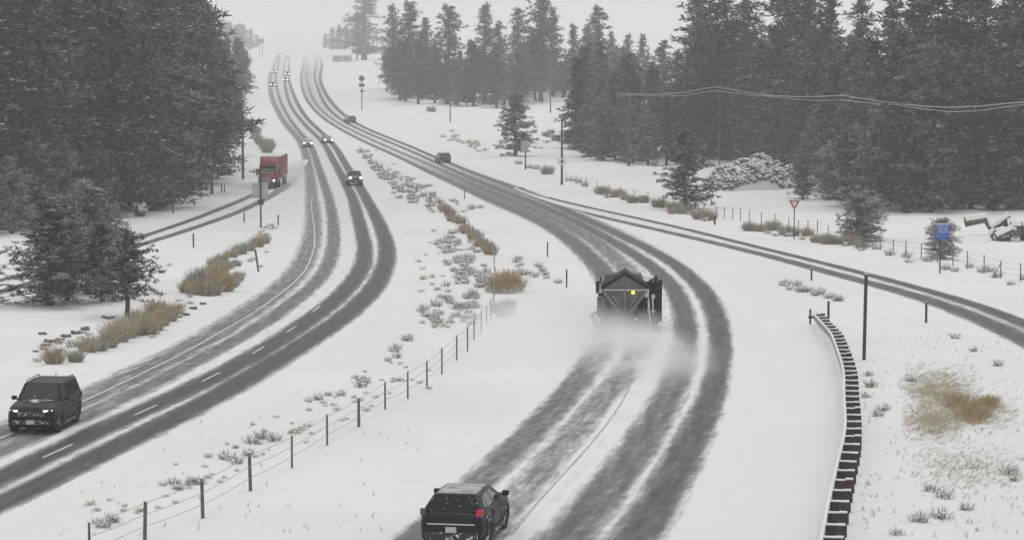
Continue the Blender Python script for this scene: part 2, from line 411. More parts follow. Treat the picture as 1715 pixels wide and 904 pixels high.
def road_mat():
    m = bpy.data.materials.new('snowy worn road'); m.use_nodes = True; t = m.node_tree; L = t.links.new; b = t.nodes['Principled BSDF']
    at = t.nodes.new('ShaderNodeAttribute'); at.attribute_name = 'wear'
    uv = t.nodes.new('ShaderNodeAttribute'); uv.attribute_name = 'rc'           # metres across and along
    mp = t.nodes.new('ShaderNodeMapping'); mp.inputs['Scale'].default_value = (3.2, .22, 1); L(uv.outputs['Vector'], mp.inputs['Vector'])
    n = t.nodes.new('ShaderNodeTexNoise'); n.inputs['Scale'].default_value = 1; n.inputs['Detail'].default_value = 6; n.inputs['Roughness'].default_value = .6
    L(mp.outputs[0], n.inputs['Vector'])
    mp2 = t.nodes.new('ShaderNodeMapping'); mp2.inputs['Scale'].default_value = (1.5, .5, 1); L(uv.outputs['Vector'], mp2.inputs['Vector'])
    n2 = t.nodes.new('ShaderNodeTexNoise'); n2.inputs['Scale'].default_value = 1.7; n2.inputs['Detail'].default_value = 9; n2.inputs['Roughness'].default_value = .72
    L(mp2.outputs[0], n2.inputs['Vector'])
    def math_(op, a, c, d=None):
        k = t.nodes.new('ShaderNodeMath'); k.operation = op
        for i, s in enumerate((a, c, d)):
            if s is None: continue
            if isinstance(s, (int, float)): k.inputs[i].default_value = s
            else: L(s, k.inputs[i])
        return k.outputs[0]
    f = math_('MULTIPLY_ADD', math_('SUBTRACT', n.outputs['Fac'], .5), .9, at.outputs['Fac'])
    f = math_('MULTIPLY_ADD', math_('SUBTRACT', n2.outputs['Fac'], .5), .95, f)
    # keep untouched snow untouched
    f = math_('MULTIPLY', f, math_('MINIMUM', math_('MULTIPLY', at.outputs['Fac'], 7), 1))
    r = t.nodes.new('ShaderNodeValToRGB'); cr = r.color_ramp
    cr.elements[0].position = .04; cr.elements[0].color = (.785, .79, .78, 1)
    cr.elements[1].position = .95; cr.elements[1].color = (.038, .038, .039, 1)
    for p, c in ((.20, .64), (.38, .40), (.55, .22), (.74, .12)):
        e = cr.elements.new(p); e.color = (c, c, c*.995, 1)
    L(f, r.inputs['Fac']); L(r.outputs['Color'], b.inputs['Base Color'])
    rr = t.nodes.new('ShaderNodeMapRange'); rr.inputs['From Min'].default_value = .3; rr.inputs['From Max'].default_value = .9
    rr.inputs['To Min'].default_value = .92; rr.inputs['To Max'].default_value = .55
    L(f, rr.inputs['Value']); L(rr.outputs[0], b.inputs['Roughness']); b.inputs['Specular IOR Level'].default_value = .25
    bp = t.nodes.new('ShaderNodeBump'); bp.inputs['Strength'].default_value = .4; bp.inputs['Distance'].default_value = .04
    L(n2.outputs['Fac'], bp.inputs['Height']); L(bp.outputs['Normal'], b.inputs['Normal'])
    return m
M['road'] = road_mat()

# ------------------------------------------------------------------ ground and roads
def make_ground():
    rows = []; Y = 22.0
    while Y < 7000: rows.append(Y); Y *= 1.0125
    rows.append(7100.0)
    nc = 300; v = []; f = []
    for Y in rows:
        hw = 34+Y*.55
        for j in range(nc+1):
            t = 2*j/nc-1; t = t*(.55+.45*t*t)
            X = hw*t
            v.append((X, Y, gz(X, Y)))
    for i in range(len(rows)-1):
        for j in range(nc):
            a = i*(nc+1)+j; f.append((a, a+1, a+nc+2, a+nc+1))
    me = bpy.data.meshes.new('ground'); me.from_pydata(v, [], f); me.materials.append(M['snow'])
    me.polygons.foreach_set("use_smooth", [True]*len(f))
    o = bpy.data.objects.new('ground', me); COL.objects.link(o); tag(o, kind='structure')
make_ground()

# half width (m) and strength of each track, as (Y, half width, strength) stops
def lerp_tab(tab, Y):
    if Y <= tab[0][0]: return tab[0][1:]
    for a, b in zip(tab[:-1], tab[1:]):
        if Y < b[0]:
            t = (Y-a[0])/(b[0]-a[0]); return tuple(a[k]+(b[k]-a[k])*t for k in range(1, len(a)))
    return tab[-1][1:]
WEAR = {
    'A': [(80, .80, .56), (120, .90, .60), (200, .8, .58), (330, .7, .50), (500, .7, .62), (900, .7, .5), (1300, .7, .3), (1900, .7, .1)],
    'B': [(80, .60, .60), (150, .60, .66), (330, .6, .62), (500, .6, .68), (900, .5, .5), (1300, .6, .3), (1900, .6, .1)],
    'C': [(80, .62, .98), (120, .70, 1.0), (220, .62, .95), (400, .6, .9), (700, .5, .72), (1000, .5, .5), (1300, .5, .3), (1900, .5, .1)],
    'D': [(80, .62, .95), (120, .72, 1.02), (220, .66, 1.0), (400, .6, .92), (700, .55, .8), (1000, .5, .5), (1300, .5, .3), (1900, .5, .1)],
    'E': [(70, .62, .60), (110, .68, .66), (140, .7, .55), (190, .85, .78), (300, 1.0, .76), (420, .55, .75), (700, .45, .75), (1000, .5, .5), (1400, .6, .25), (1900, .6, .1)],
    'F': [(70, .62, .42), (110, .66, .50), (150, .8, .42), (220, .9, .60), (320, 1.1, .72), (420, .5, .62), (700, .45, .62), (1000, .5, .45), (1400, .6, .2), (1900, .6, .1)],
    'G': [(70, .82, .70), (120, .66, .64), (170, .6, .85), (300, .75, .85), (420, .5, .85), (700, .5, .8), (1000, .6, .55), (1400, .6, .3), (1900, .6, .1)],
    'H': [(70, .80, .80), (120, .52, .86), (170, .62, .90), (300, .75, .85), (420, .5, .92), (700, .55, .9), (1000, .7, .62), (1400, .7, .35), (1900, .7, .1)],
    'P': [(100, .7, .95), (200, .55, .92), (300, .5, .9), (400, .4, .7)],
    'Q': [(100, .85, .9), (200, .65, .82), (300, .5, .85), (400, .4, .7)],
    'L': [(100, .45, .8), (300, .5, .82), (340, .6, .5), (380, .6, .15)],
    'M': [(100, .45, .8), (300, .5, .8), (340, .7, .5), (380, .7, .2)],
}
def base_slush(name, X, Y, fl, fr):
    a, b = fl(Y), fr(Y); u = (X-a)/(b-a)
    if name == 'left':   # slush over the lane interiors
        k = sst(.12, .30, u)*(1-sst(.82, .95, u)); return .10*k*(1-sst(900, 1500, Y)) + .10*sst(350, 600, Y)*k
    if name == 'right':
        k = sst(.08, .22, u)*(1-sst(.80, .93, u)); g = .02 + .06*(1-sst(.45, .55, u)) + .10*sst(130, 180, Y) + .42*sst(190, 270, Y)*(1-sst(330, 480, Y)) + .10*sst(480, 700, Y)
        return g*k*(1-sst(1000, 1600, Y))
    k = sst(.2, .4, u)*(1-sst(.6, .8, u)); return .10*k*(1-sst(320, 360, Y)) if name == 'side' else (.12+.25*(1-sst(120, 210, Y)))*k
def make_road(key):
    fl, fr, lo, hi, tracks = ROADS[key]
    if key == 'side': hi *= 1.0
    rows = []; Y = max(lo, 50)
    while Y < hi:
        rows.append(Y); Y += max(.8, Y*.008)
    rows.append(hi)
    wmax = max(fr(Y)-fl(Y) for Y in rows if Y < 900)
    nc = int(wmax/.11); v = []; f = []; wear = []; rc = []
    for Y in rows:
        a, b = fl(Y), fr(Y)
        z0 = prof(Y)
        for j in range(nc+1):
            u = j/nc; X = a+(b-a)*u
            e_ = min(u, 1-u)
            rise = (.03+.00004*Y)*sst(0, .14, e_)-(.008 if e_ == 0 else 0)      # edges feather into the verge snow
            v.append((X, Y, z0+rise+ .03*math.sin(math.pi*u)**2))
            wv = base_slush(key, X, Y, fl, fr)
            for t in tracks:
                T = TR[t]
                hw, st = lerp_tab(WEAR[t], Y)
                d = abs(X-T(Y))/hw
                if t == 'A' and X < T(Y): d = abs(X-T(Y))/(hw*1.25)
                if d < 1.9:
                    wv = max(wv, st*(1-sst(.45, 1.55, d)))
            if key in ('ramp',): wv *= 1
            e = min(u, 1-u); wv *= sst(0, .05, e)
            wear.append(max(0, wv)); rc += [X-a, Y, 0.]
    n = nc+1
    for i in range(len(rows)-1):
        for j in range(nc):
            a = i*n+j; f.append((a, a+1, a+n+1, a+n))
    me = bpy.data.meshes.new('road'); me.from_pydata(v, [], f); me.materials.append(M['road'])
    at = me.attributes.new('wear', 'FLOAT', 'POINT'); at.data.foreach_set('value', wear)
    at = me.attributes.new('rc', 'FLOAT_VECTOR', 'POINT'); at.data.foreach_set('vector', rc)
    me.polygons.foreach_set("use_smooth", [True]*len(f))
    o = bpy.data.objects.new('road', me); COL.objects.link(o); tag(o, kind='structure'); return o
for k in ('side', 'ramp', 'right', 'left'):
    o = make_road(k)
    if k in ('ramp',): o.location.z = -.012
    if k == 'side': o.location.z = -.014
    if k == 'side': o.name = 'side_road'
    if k == 'ramp': o.name = 'ramp_road'

def road_z(Y): return prof(Y)+.03+.00004*Y+.032
# painted lines
def line_strip(pts, wd, name, m):     # world points (X,Y)
    mb = MB(); vs = []; fs = []
    for i, (X, Y) in enumerate(pts):
        a = pts[max(0, i-1)]; b = pts[min(len(pts)-1, i+1)]
        dx, dy = b[0]-a[0], b[1]-a[1]; l = math.hypot(dx, dy); nx, ny = dy/l*wd/2, -dx/l*wd/2
        z = road_z(Y)+.004
        vs += [(X-nx, Y-ny, z), (X+nx, Y+ny, z)]
    for i in range(len(pts)-1): fs.append((2*i, 2*i+1, 2*i+3, 2*i+2))
    mb.add(vs, fs); return mb
EL = curve([(-60, 762), (0, 738), (134, 677), (220, 636), (300, 597), (346, 572), (393, 544), (433, 521), (473, 491), (506, 463), (521, 433), (528, 410), (527, 386), (522, 350), (520, 330)])
pts = [(EL(Y), Y) for Y in [EL.lo+i*(EL.hi-EL.lo)/150 for i in range(151)]]
tag(line_strip(pts, .13, 'x', M['paintwhite']).build('edge_line', M['paintwhite']), kind='structure')
dm = None
for (x0, y0, x1, y1) in [(72, 769, 122, 746), (226, 697, 262, 681), (338, 641, 368, 626), (423, 594, 443, 582), (480, 558, 496, 548), (524, 524, 536, 514)]:
    a = wxy(x0, y0); b = wxy(x1, y1); mb = line_strip([a, ((a[0]+b[0])/2, (a[1]+b[1])/2), b], .11, 'x', None)
    tag(mb.build('lane_dash', M['paintwhite']), kind='structure')
LL = curve([(857, 898), (904, 838), (954, 786), (1013, 718), (1064, 640)])
pts = [(LL(Y), Y) for Y in [LL.lo+i*(LL.hi-LL.lo)/60 for i in range(61)]]
M['seam'] = mat('wet seam', (.28, .28, .28), .8, noise=(.55, .55, .55), nscale=1.2)
tag(line_strip(pts, .06, 'x', M['seam']).build('lane_line', M['seam']), kind='structure')

# ------------------------------------------------------------------ trees
def pine_meshes(seed, h, cw, base, nbr, leaf, tris, snowp, needle, lean=0., shape='pine', clump=.55):
    rnd = random.Random(seed)
    tr = MB(); r0 = .013*h+.05
    segs = 10; off = [Vector((0, 0, 0))]; dx = dy = 0
    for i in range(segs):
        dx += rnd.uniform(-.012, .012)*h*.25; dy += rnd.uniform(-.012, .012)*h*.25
        off.append(Vector((dx+lean*h*(i+1)/segs, dy, h*.97*(i+1)/segs)))
    off[0].z = -.4
    def tp(t):
        k = max(0, min(segs-1e-6, t*segs)); i = int(k); return off[i].lerp(off[i+1], k-i)
    nr = 8; rings = []
    for i, p in enumerate(off):
        r = r0*(1-i/segs)**.8+.02
        if i == 0: r *= 1.25
        rings.append([p+Vector((math.cos(2*math.pi*a/nr)*r, math.sin(2*math.pi*a/nr)*r, 0)) for a in range(nr)])
    tr.rings(rings)
    cr = MB()
    V = []; Fc = []; Mt = []
    def tri(p, d, L, W, m):
        s = d.cross(Vector((rnd.uniform(-1, 1), rnd.uniform(-1, 1), rnd.uniform(-1, 1))))
        if s.length < 1e-4: return
        s.normalize(); n = len(V)
        V.extend([tuple(p-s*W*.5), tuple(p+s*W*.5), tuple(p+d*L+s*W*.15), tuple(p+d*L-s*W*.15)]); Fc.append((n, n+1, n+2, n+3)); Mt.append(m)
    # a few gaps (azimuth sector and height) make the outline uneven
    gaps = [(rnd.uniform(base, 1), rnd.uniform(0, 6.28)) for _ in range(11)]
    for b in range(nbr):
        t = base+(1-base)*((b+rnd.random())/nbr)**.92
        az = rnd.uniform(0, 6.283)
        u = (t-base)/(1-base)
        if shape == 'pine': prf = (min(1, (u+.22)/.34))*(1-u)**.55*1.08+.04
        elif shape == 'egg': prf = min(1, (u+.30)/.5)*(1-u)**.48*1.05+.03
        elif shape == 'cone': prf = (1-u)**.85*min(1, (u+.2)/.25)+.03
        else: prf = math.sqrt(max(0, 1-(2*u-.85)**2/1.4))*.95
        L = cw*prf*(rnd.uniform(.50, 1.22) if nbr < 250 else rnd.uniform(.5, 1.0))
        g = min(abs(t-a)*8+min(abs(az-c), 6.28-abs(az-c))*.9 for a, c in gaps)
        if g < .5: L *= .35
        up = rnd.uniform(-.25, .35)+.55*u
        p0 = tp(t); d = Vector((math.cos(az), math.sin(az), up)).normalized()
        tip = p0+d*L+Vector((0, 0, -.10*L))
        if L > cw*.3: tr.tube(p0, p0.lerp(tip, .85), .012*L+.02, .01, 4)
        nk = max(1, int(L/(clump*1.25)+.5))
        for k in range(nk):
            q = (k+.6+rnd.uniform(-.3, .3))/nk
            if q < .18 and L > 1.5: continue
            c = p0.lerp(tip, min(1, q))+Vector((rnd.uniform(-1, 1), rnd.uniform(-1, 1), rnd.uniform(-.8, .9)))*clump*.6
            cs = clump*rnd.uniform(.6, 1.25)
            heavy = rnd.random() < snowp*1.7
            for _ in range(tris):
                th = rnd.uniform(0, 6.283); z = rnd.uniform(-.75, 1)
                q_ = math.sqrt(max(0, 1-z*z)); dd = Vector((q_*math.cos(th), q_*math.sin(th), z*.95)).normalized()
                st = c+Vector((dd.x*cs*.5, dd.y*cs*.5, dd.z*cs*.42))*rnd.random()
                tri(st, dd, leaf*rnd.uniform(.7, 1.3), leaf*.42, 0)
            if heavy:
                for _ in range(max(1, int(tris*.22))):
                    th = rnd.uniform(0, 6.283); rr = cs*.55*math.sqrt(rnd.random())
                    st = c+Vector((math.cos(th)*rr, math.sin(th)*rr, cs*.36*rnd.uniform(.5, 1.2)))
                    dd = Vector((math.cos(th), math.sin(th), rnd.uniform(-.35, .25))).normalized()
                    n = len(V); s = dd.cross(Vector((0, 0, 1))).normalized()*leaf*.36; e = dd*leaf*.62
                    V.extend([tuple(st-s), tuple(st+e*.3-s*.8), tuple(st+e), tuple(st+s)]); Fc.append((n, n+1, n+2, n+3)); Mt.append(1)
    cr.v = V; cr.f = Fc; cr.m = Mt
    return tr.mesh('trunk', M['bark'], True), cr.mesh('crown', [M[needle], M['tuftsnow']])
LIB = {}
for i in range(8):      # tall forest pines 26 m
    sh = ('pine', 'pine', 'cone')[i % 3]
    LIB['tall', i] = (26.0,)+pine_meshes(100+i, 26.0, 4.3+.35*(i % 4), (.04, .14, .06, .24)[i % 4], 150, .60, 14, .42, 'needle_far', shape=sh, clump=.85)
for i in range(3):      # mid size 12 m
    LIB['mid', i] = (12.0,)+pine_meshes(200+i, 12.0, 3.3+.3*i, .05, 165, .34, 17, .55, 'needle_mid', shape='egg', clump=.46)
for i in range(4):      # small trees close to the road
    LIB['small', i] = (7.0,)+pine_meshes(300+i, 7.0, 2.15+.2*i, (.05, .07, .05, .20)[i], 175, .17, 16, .70, 'needle_mid', shape=('egg', 'egg', 'pine', 'egg')[i], clump=.27)

for i in range(2):
    LIB['frost', i] = (5.0,)+pine_meshes(400+i, 5.0, 2.1, .02, 300, .16, 14, .9, 'needle_frost', shape='round', clump=.27)
PROTO = {}
rt = random.Random(5)
def tree(kind, var, x, yb, hh, label, group=None, wide=1., rot=None, name='pine_tree', at=None):
    h0, tm, cm = LIB[kind, var]
    p = at if at is not None else P(x, yb)
    s = hh/h0
    o = empty(name, (p.x, p.y, p.z), rt.uniform(0, 6.28) if rot is None else rot, label, 'tree', group)
    if kind == 'tall': wide *= 1.25
    o.scale = (s*wide, s*wide*rt.uniform(.85, 1.1), s)
    for nm, me in (('trunk', tm), ('crown', cm)):
        c = bpy.data.objects.new(nm, me); COL.objects.link(c); c.parent = o
    return o
def interp(tab, x):
    if x <= tab[0][0]: return tab[0][1]
    for a, b in zip(tab[:-1], tab[1:]):
        if x <= b[0]: return a[1]+(b[1]-a[1])*(x-a[0])/(b[0]-a[0])
    return tab[-1][1]

# skyline trees: x, base row, top row, variant, width factor
GR = 'snow dusted pines of the forest behind the ramp'
GM = 'grey pines of the stand beyond the snowfield'
GL = 'snow dusted pines of the dark forest left of the highway'
for (x, yb, yt, v, wd) in [(1170, 262, -25, 0, 1.25), (1213, 268, -30, 4, 1.35), (1248, 262, -4, 1, 1.15), (1312, 280, -30, 3, 1.2), (1352, 286, -45, 6, 1.3), (1388, 292, -10, 2, 1.1),
                           (1440, 300, -8, 5, 1.1), (1492, 310, -5, 0, 1.15), (1545, 318, -50, 7, 1.2), (1595, 326, -70, 1, 1.2), (1645, 335, -40, 4, 1.2), (1690, 340, -80, 3, 1.25),
                           (1740, 340, -80, 6, 1.2), (1110, 225, 68, 4, 1.2), (1135, 232, 82, 1, 1.1)]:
    tree('tall', v, x, yb, (yb-yt)/px_per_m(yb), 'tall snow dusted pine rising in the forest behind the ramp road', GR, wd)
for (x, yb, yt, v, wd) in [(659, 150, 8, 1, .9), (686, 164, 2, 0, 1.25), (712, 160, 30, 5, 1.1), (751, 158, 6, 3, 1.0), (811, 165, 5, 2, 1.1), (835, 168, 35, 4, 1.1), (868, 172, 12, 6, 1.0),
                           (906, 170, -12, 7, 1.15), (925, 160, 10, 0, .9), (961, 158, 40, 2, 1.2), (1001, 160, 10, 3, 1.0), (985, 168, 42, 1, 1.1), (1024, 160, 52, 5, .9), (1052, 160, 56, 3, .8), (1076, 170, 56, 7, .7)]:
    tree('tall', v, x, yb, (yb-yt)/px_per_m(yb), 'tall grey pine standing out of the stand beyond the snowfield', GM, wd)
tree('tall', 2, 610, 101, 141/px_per_m(101), 'lone tall pine above the snowfield right of the vanishing highway', None, 1.5)
tree('tall', 5, 598, 100, 80/px_per_m(100), 'narrow pine pressed against the left of the lone tall pine', None, .9)

SKY_R = [(640, 60), (700, 50), (740, 70), (800, 55), (850, 75), (900, 40), (950, 66), (1000, 55), (1040, 68), (1090, 88), (1130, 100), (1150, 60), (1165, 15), (1262, 25), (1285, 62), (1310, 10), (1400, 14), (1430, 45),
         (1465, 45), (1520, 35), (1560, 10), (1900, -10)]
FRONT_R = [(960, 245), (1000, 262), (1090, 272), (1200, 272), (1340, 288), (1400, 325), (1500, 352), (1560, 352), (1640, 348), (1900, 352)]
for row, (dy, st) in enumerate([(0, 26), (14, 25), (32, 26)]):
    x = 968+row*9
    while x < 1745:
        xx = x+rt.uniform(-8, 8); yb = interp(FRONT_R, xx)-dy+rt.uniform(-4, 4)
        if row == 0 and xx > 1180 and xx < 1345: yb -= 8
        top = interp(SKY_R, xx)+rt.uniform(8, 60)+(rt.uniform(20, 90) if row == 0 else 0)
        hh = min(29, max(7, (yb-top)/px_per_m(yb)))
        tree('tall', rt.randrange(8), xx, yb, hh, 'snow dusted pine packed in the forest behind the ramp road', GR, rt.uniform(1., 1.4))
        x += st*rt.uniform(.8, 1.2)
FRONT_M = [(640, 150), (660, 166), (700, 172), (780, 176), (860, 180), (885, 168), (960, 160), (1080, 175)]
for row, (dy, st) in enumerate([(0, 18), (9, 17), (18, 16)]):
    x = 648+row*7
    while x < 1095:
        xx = x+rt.uniform(-6, 6); yb = interp(FRONT_M, xx)-dy+rt.uniform(-2, 2)
        top = interp(SKY_R, xx)+rt.uniform(8, 45)
        hh = min(27, max(5, (yb-top)/px_per_m(yb)))
        tree('tall', rt.randrange(8), xx, yb, hh, 'grey pine packed in the stand beyond the snowfield', GM, rt.uniform(1., 1.35))
        x += st*rt.uniform(.8, 1.2)
# low dark young trees between the clearing and the forest
for (x, yb, hh) in [(985, 262, 9), (1010, 268, 11), (1030, 270, 8), (1060, 272, 10), (1085, 276, 9), (975, 250, 8), (1345, 335, 6), (1370, 300, 10), (1420, 345, 9), (1470, 352, 11), (1520, 356, 8), (1560, 356, 10), (1600, 352, 7), (1655, 350, 9), (1700, 352, 10)]:
    tree('mid', rt.randrange(3), x, yb, hh, 'young bushy pine along the front edge of the forest behind the ramp', 'young pines at the forest edge right', 1.25)

# left forest
FRONT_L = [(-160, 400), (0, 378), (100, 366), (200, 356), (250, 350), (300, 330), (340, 310), (375, 280), (395, 250), (402, 220)]
for row, (dy, st) in enumerate([(0, 27), (16, 28), (36, 29), (60, 32)]):
    x = -62+row*9
    while x < 340-row*4:
        xx = x+rt.uniform(-9, 9); yb = interp(FRONT_L, xx)-dy+rt.uniform(-5, 5)
        hh = rt.uniform(24, 32) if row else rt.uniform(14, 30)
        tree('tall', rt.randrange(8), xx, yb, hh, 'snow dusted pine packed in the dark forest left of the highway', GL, rt.uniform(1.0, 1.3))
        x += st*rt.uniform(.8, 1.2)
for (x, yb, yt, v, wd) in [(335, 285, -20, 3, .9), (325, 300, -40, 0, 1.0), (346, 262, 4, 4, .8), (362, 245, 48, 1, .8), (376, 225, 66, 6, .8), (384, 212, 60, 2, .8), (404, 165, 72, 5, 1.2), (412, 158, 84, 0, 1.1), (398, 178, 62, 7, 1.0),
                           (392, 240, 120, 2, 1.1), (399, 215, 130, 4, 1.1), (380, 262, 110, 1, 1.2)]:
    tree('tall', v, x, yb, (yb-yt)/px_per_m(yb), 'snow dusted pine at the right edge of the dark left forest', GL, wd)
for (x, yb, hh) in [(20, 392, 7), (60, 384, 9), (110, 376, 8), (160, 368, 8), (215, 362, 9), (255, 352, 7), (285, 342, 8), (320, 325, 8), (365, 300, 7), (-40, 398, 9)]:
    tree('mid', rt.randrange(3), x, yb, hh, 'young bushy pine along the foot of the dark left forest', 'young pines at the forest edge left', 1.3)
# distant fading trees
for (x, yb, hh, wd) in [(384, 86, 22, 1.6), (396, 85, 20, 1.6), (408, 84, 20, 1.6), (420, 83, 17, 1.5), (372, 86, 24, 1.6), (430, 80, 12, 1.5), (402, 80, 22, 1.6), (545, 82, 13, 1.5), (556, 84, 18, 1.5), (568, 86, 20, 1.5), (580, 88, 19, 1.6), (590, 86, 17, 1.5), (640, 84, 12, 1.3)]:
    tree('tall', rt.randrange(8), x, yb, hh, 'faint distant tree fading into the falling snow', 'faint distant trees in the snow haze', wd)

# single trees by the roads: x, base, top, lib, var, wide, label
for (x, yb, yt, k, v, wd, lb) in [
    (863, 262, 158, 'mid', 0, 1.5, 'rounded snowy pine standing alone left of the shield sign pole'),
    (1148, 350, 214, 'mid', 1, 1.35, 'broad snowy pine left of the snow covered rock pile'),
    (1398, 332, 238, 'frost', 0, 1.2, 'snowy pine at forest edge just right of the rock pile'),
    (1443, 406, 322, 'frost', 1, 1.6, 'low round snowy tree behind the fence right of the yield sign'),
    (1577, 436, 368, 'frost', 0, 1.45, 'small snowy tree directly behind the blue sign'),
    (84, 512, 330, 'small', 2, 1.55, 'broad dark pine at the left end of the roadside clump'),
    (148, 494, 303, 'small', 0, 1.5, 'tallest snowy pine in the middle of the roadside clump'),
    (213, 528, 378, 'small', 3, 1.35, 'small snowy pine with bare lower trunk at the right of the clump'),
    (184, 482, 345, 'small', 1, 1.2, 'snowy pine filling the back of the roadside clump'),
    (112, 505, 345, 'small', 1, 1.3, 'low dense snowy pine left of the tallest one of the clump'),
    (172, 508, 372, 'small', 0, 1.2, 'low snowy pine between the tallest pine and the bare trunked one'),
]:
    tree(k, v, x, yb, (yb-yt)/px_per_m(yb), lb, None, wd)

# ------------------------------------------------------------------ dry bushes, shrubs, grass
def bush_mesh(seed, n, h, r, blade, mats, snow=0., droop=.2, tall=1.):
    rnd = random.Random(seed); mb = MB()
    for i in range(n):
        a = rnd.uniform(0, 6.283); q = math.sqrt(rnd.random())*r*.6
        b = Vector((math.cos(a)*q, math.sin(a)*q, -.05)); a2 = a+rnd.uniform(-.6, .6)
        L = h*rnd.uniform(.5, 1.05)*(1-.35*q/r); out = r*.95*rnd.uniform(.1, 1)*(q/r+.3)
        top = b+Vector((math.cos(a2)*out, math.sin(a2)*out, L)); mid = b.lerp(top, .5)+Vector((0, 0, L*.08))
        s = Vector((-math.sin(a2+rnd.uniform(-1, 1)), math.cos(a2+rnd.uniform(-1, 1)), 0))*blade
        m = 0 if rnd.random() < .6 else 1
        mb.add([b-s, b+s, mid+s*1.1, mid-s*1.1, top+s*.25, top-s*.25], [(0, 1, 2, 3), (3, 2, 4, 5)], m)
        if rnd.random() < snow:
            c = b.lerp(top, rnd.uniform(.55, .95)); k = blade*rnd.uniform(1.5, 3.5)
            mb.add([c+Vector((-k, -k*.6, .01)), c+Vector((k, -k, 0)), c+Vector((k*.8, k, .02)), c+Vector((-k, k*.7, 0))], [(0, 1, 2, 3)], 2)
    for k in range(int(snow*9)):
        a = rnd.uniform(0, 6.28); q = rnd.uniform(0, r*.6); z = rnd.uniform(.02, h*.45)
        mb.blob((math.cos(a)*q, math.sin(a)*q, z), (r*.20, r*.18, r*.12), k, 2, 6, 4, .2)
    return mb.mesh('dry_bush', mats+[M['snowcap']])
BUSH = [bush_mesh(i, 420, 1.0, .75, .011, [[M['straw'], M['sage']], [M['straw_gold'], M['straw']], [M['sage'], M['twig']], [M['straw'], M['twig']]][i % 4], .10) for i in range(4)]
SHRUB = [bush_mesh(20+i, 60, .60, .55, .012, [M['twig'], M['twig'] if i % 2 else M['sage']], .8) for i in range(4)]
TUFT = [bush_mesh(40+i, 46, .36, .32, .008, [M['twig'], M['straw']], .25) for i in range(3)]
rb = random.Random(9)
def plant(lib, v, x, y, s, name, label, cat, group, sz=1.):
    p = P(x, y); o = bpy.data.objects.new(name, lib[v]); COL.objects.link(o)
    o.location = p; o.rotation_euler = (0, 0, rb.uniform(0, 6.28)); o.scale = (s, s, s*sz); tag(o, label, cat, group); return o
# dry bush belts on the left bank
belt1 = [(148, 592, 1.0), (165, 588, 1.2), (180, 582, 1.3), (195, 573, 1.2), (210, 566, 1.3), (226, 562, 1.4), (240, 560, 1.3), (255, 553, 1.2), (268, 545, 1.2), (280, 538, 1.2), (292, 530, 1.0), (232, 545, 1.2), (205, 552, 1.1), (262, 530, 1.1)]
for i, (x, y, s) in enumerate(belt1):
    s *= rb.uniform(.7, 1.1)
    plant(BUSH, (0, 2, 3, 0)[i % 4] if x < 215 else (0, 1, 3)[i % 3], x, y, s, 'dry_bush', 'straw coloured dry bush in the belt below the roadside pine clump', 'bush', 'dry bushes below the roadside pine clump')
belt2 = [(314, 490, 1.2), (328, 494, 1.4), (343, 496, 1.5), (357, 494, 1.5), (371, 488, 1.5), (385, 480, 1.4), (398, 470, 1.2), (335, 475, 1.3), (352, 470, 1.4), (368, 462, 1.3), (380, 452, 1.2), (372, 440, 1.3), (388, 432, 1.4), (402, 427, 1.3), (416, 421, 1.3), (430, 415, 1.2), (442, 408, 1.1), (360, 448, 1.1), (395, 448, 1.0), (322, 478, 1.0)]
for i, (x, y, s) in enumerate(belt2):
    s *= rb.uniform(.65, 1.05)
    plant(BUSH, (0, 2, 2, 1)[i % 4] if y < 455 else (1, 0, 3, 2)[i % 4], x, y, s, 'dry_bush', 'straw coloured dry bush in the belt left of the highway bend', 'bush', 'dry bushes left of the highway bend')
plant(BUSH, 3, 91, 612, .9, 'dry_bush', 'brown rounded dry bush alone above the black car on the left', 'bush', None)
plant(BUSH, 2, 127, 606, .7, 'dry_bush', 'small grey dry bush between the brown bush and the belt', 'bush', None)
for (x, y, s) in [(846, 490, 1.5), (858, 488, 1.4), (836, 484, 1.2), (850, 478, 1.3)]:
    plant(BUSH, 1, x, y, s, 'dry_bush', 'golden dry bush in the clump at the bend of the median fence', 'bush', 'golden bushes at the fence bend')
for (x, y, s) in [(845, 530, .9), (835, 522, .8), (852, 518, .8)]:
    plant(BUSH, 3, x, y, s, 'dry_bush', 'pale dry bush just below the golden clump', 'bush', 'pale bushes below the golden clump')
for i in range(16):
    t = i/15; plant(BUSH, (1, 0, 3)[i % 3], 742+t*82+rb.uniform(-3, 5), 350+t*78+rb.uniform(-2, 6), rb.uniform(.7, 1.1), 'dry_bush', 'straw coloured dry bush strung along the median fence', 'bush', 'dry bushes along the median fence')
for (x, y) in [(447, 256), (452, 250), (443, 248), (449, 244)]:
    plant(BUSH, 2, x, y, 1.8, 'dry_bush', 'tall pale bush standing behind the red truck', 'bush', 'pale bushes behind the red truck')
for (x, y) in [(428, 228), (432, 236), (424, 218), (436, 242), (420, 210), (430, 222)]:
    plant(BUSH, 2, x, y, 1.6, 'dry_bush', 'grey bush on the bank between left forest and highway', 'bush', 'grey bushes on the bank above the red truck')
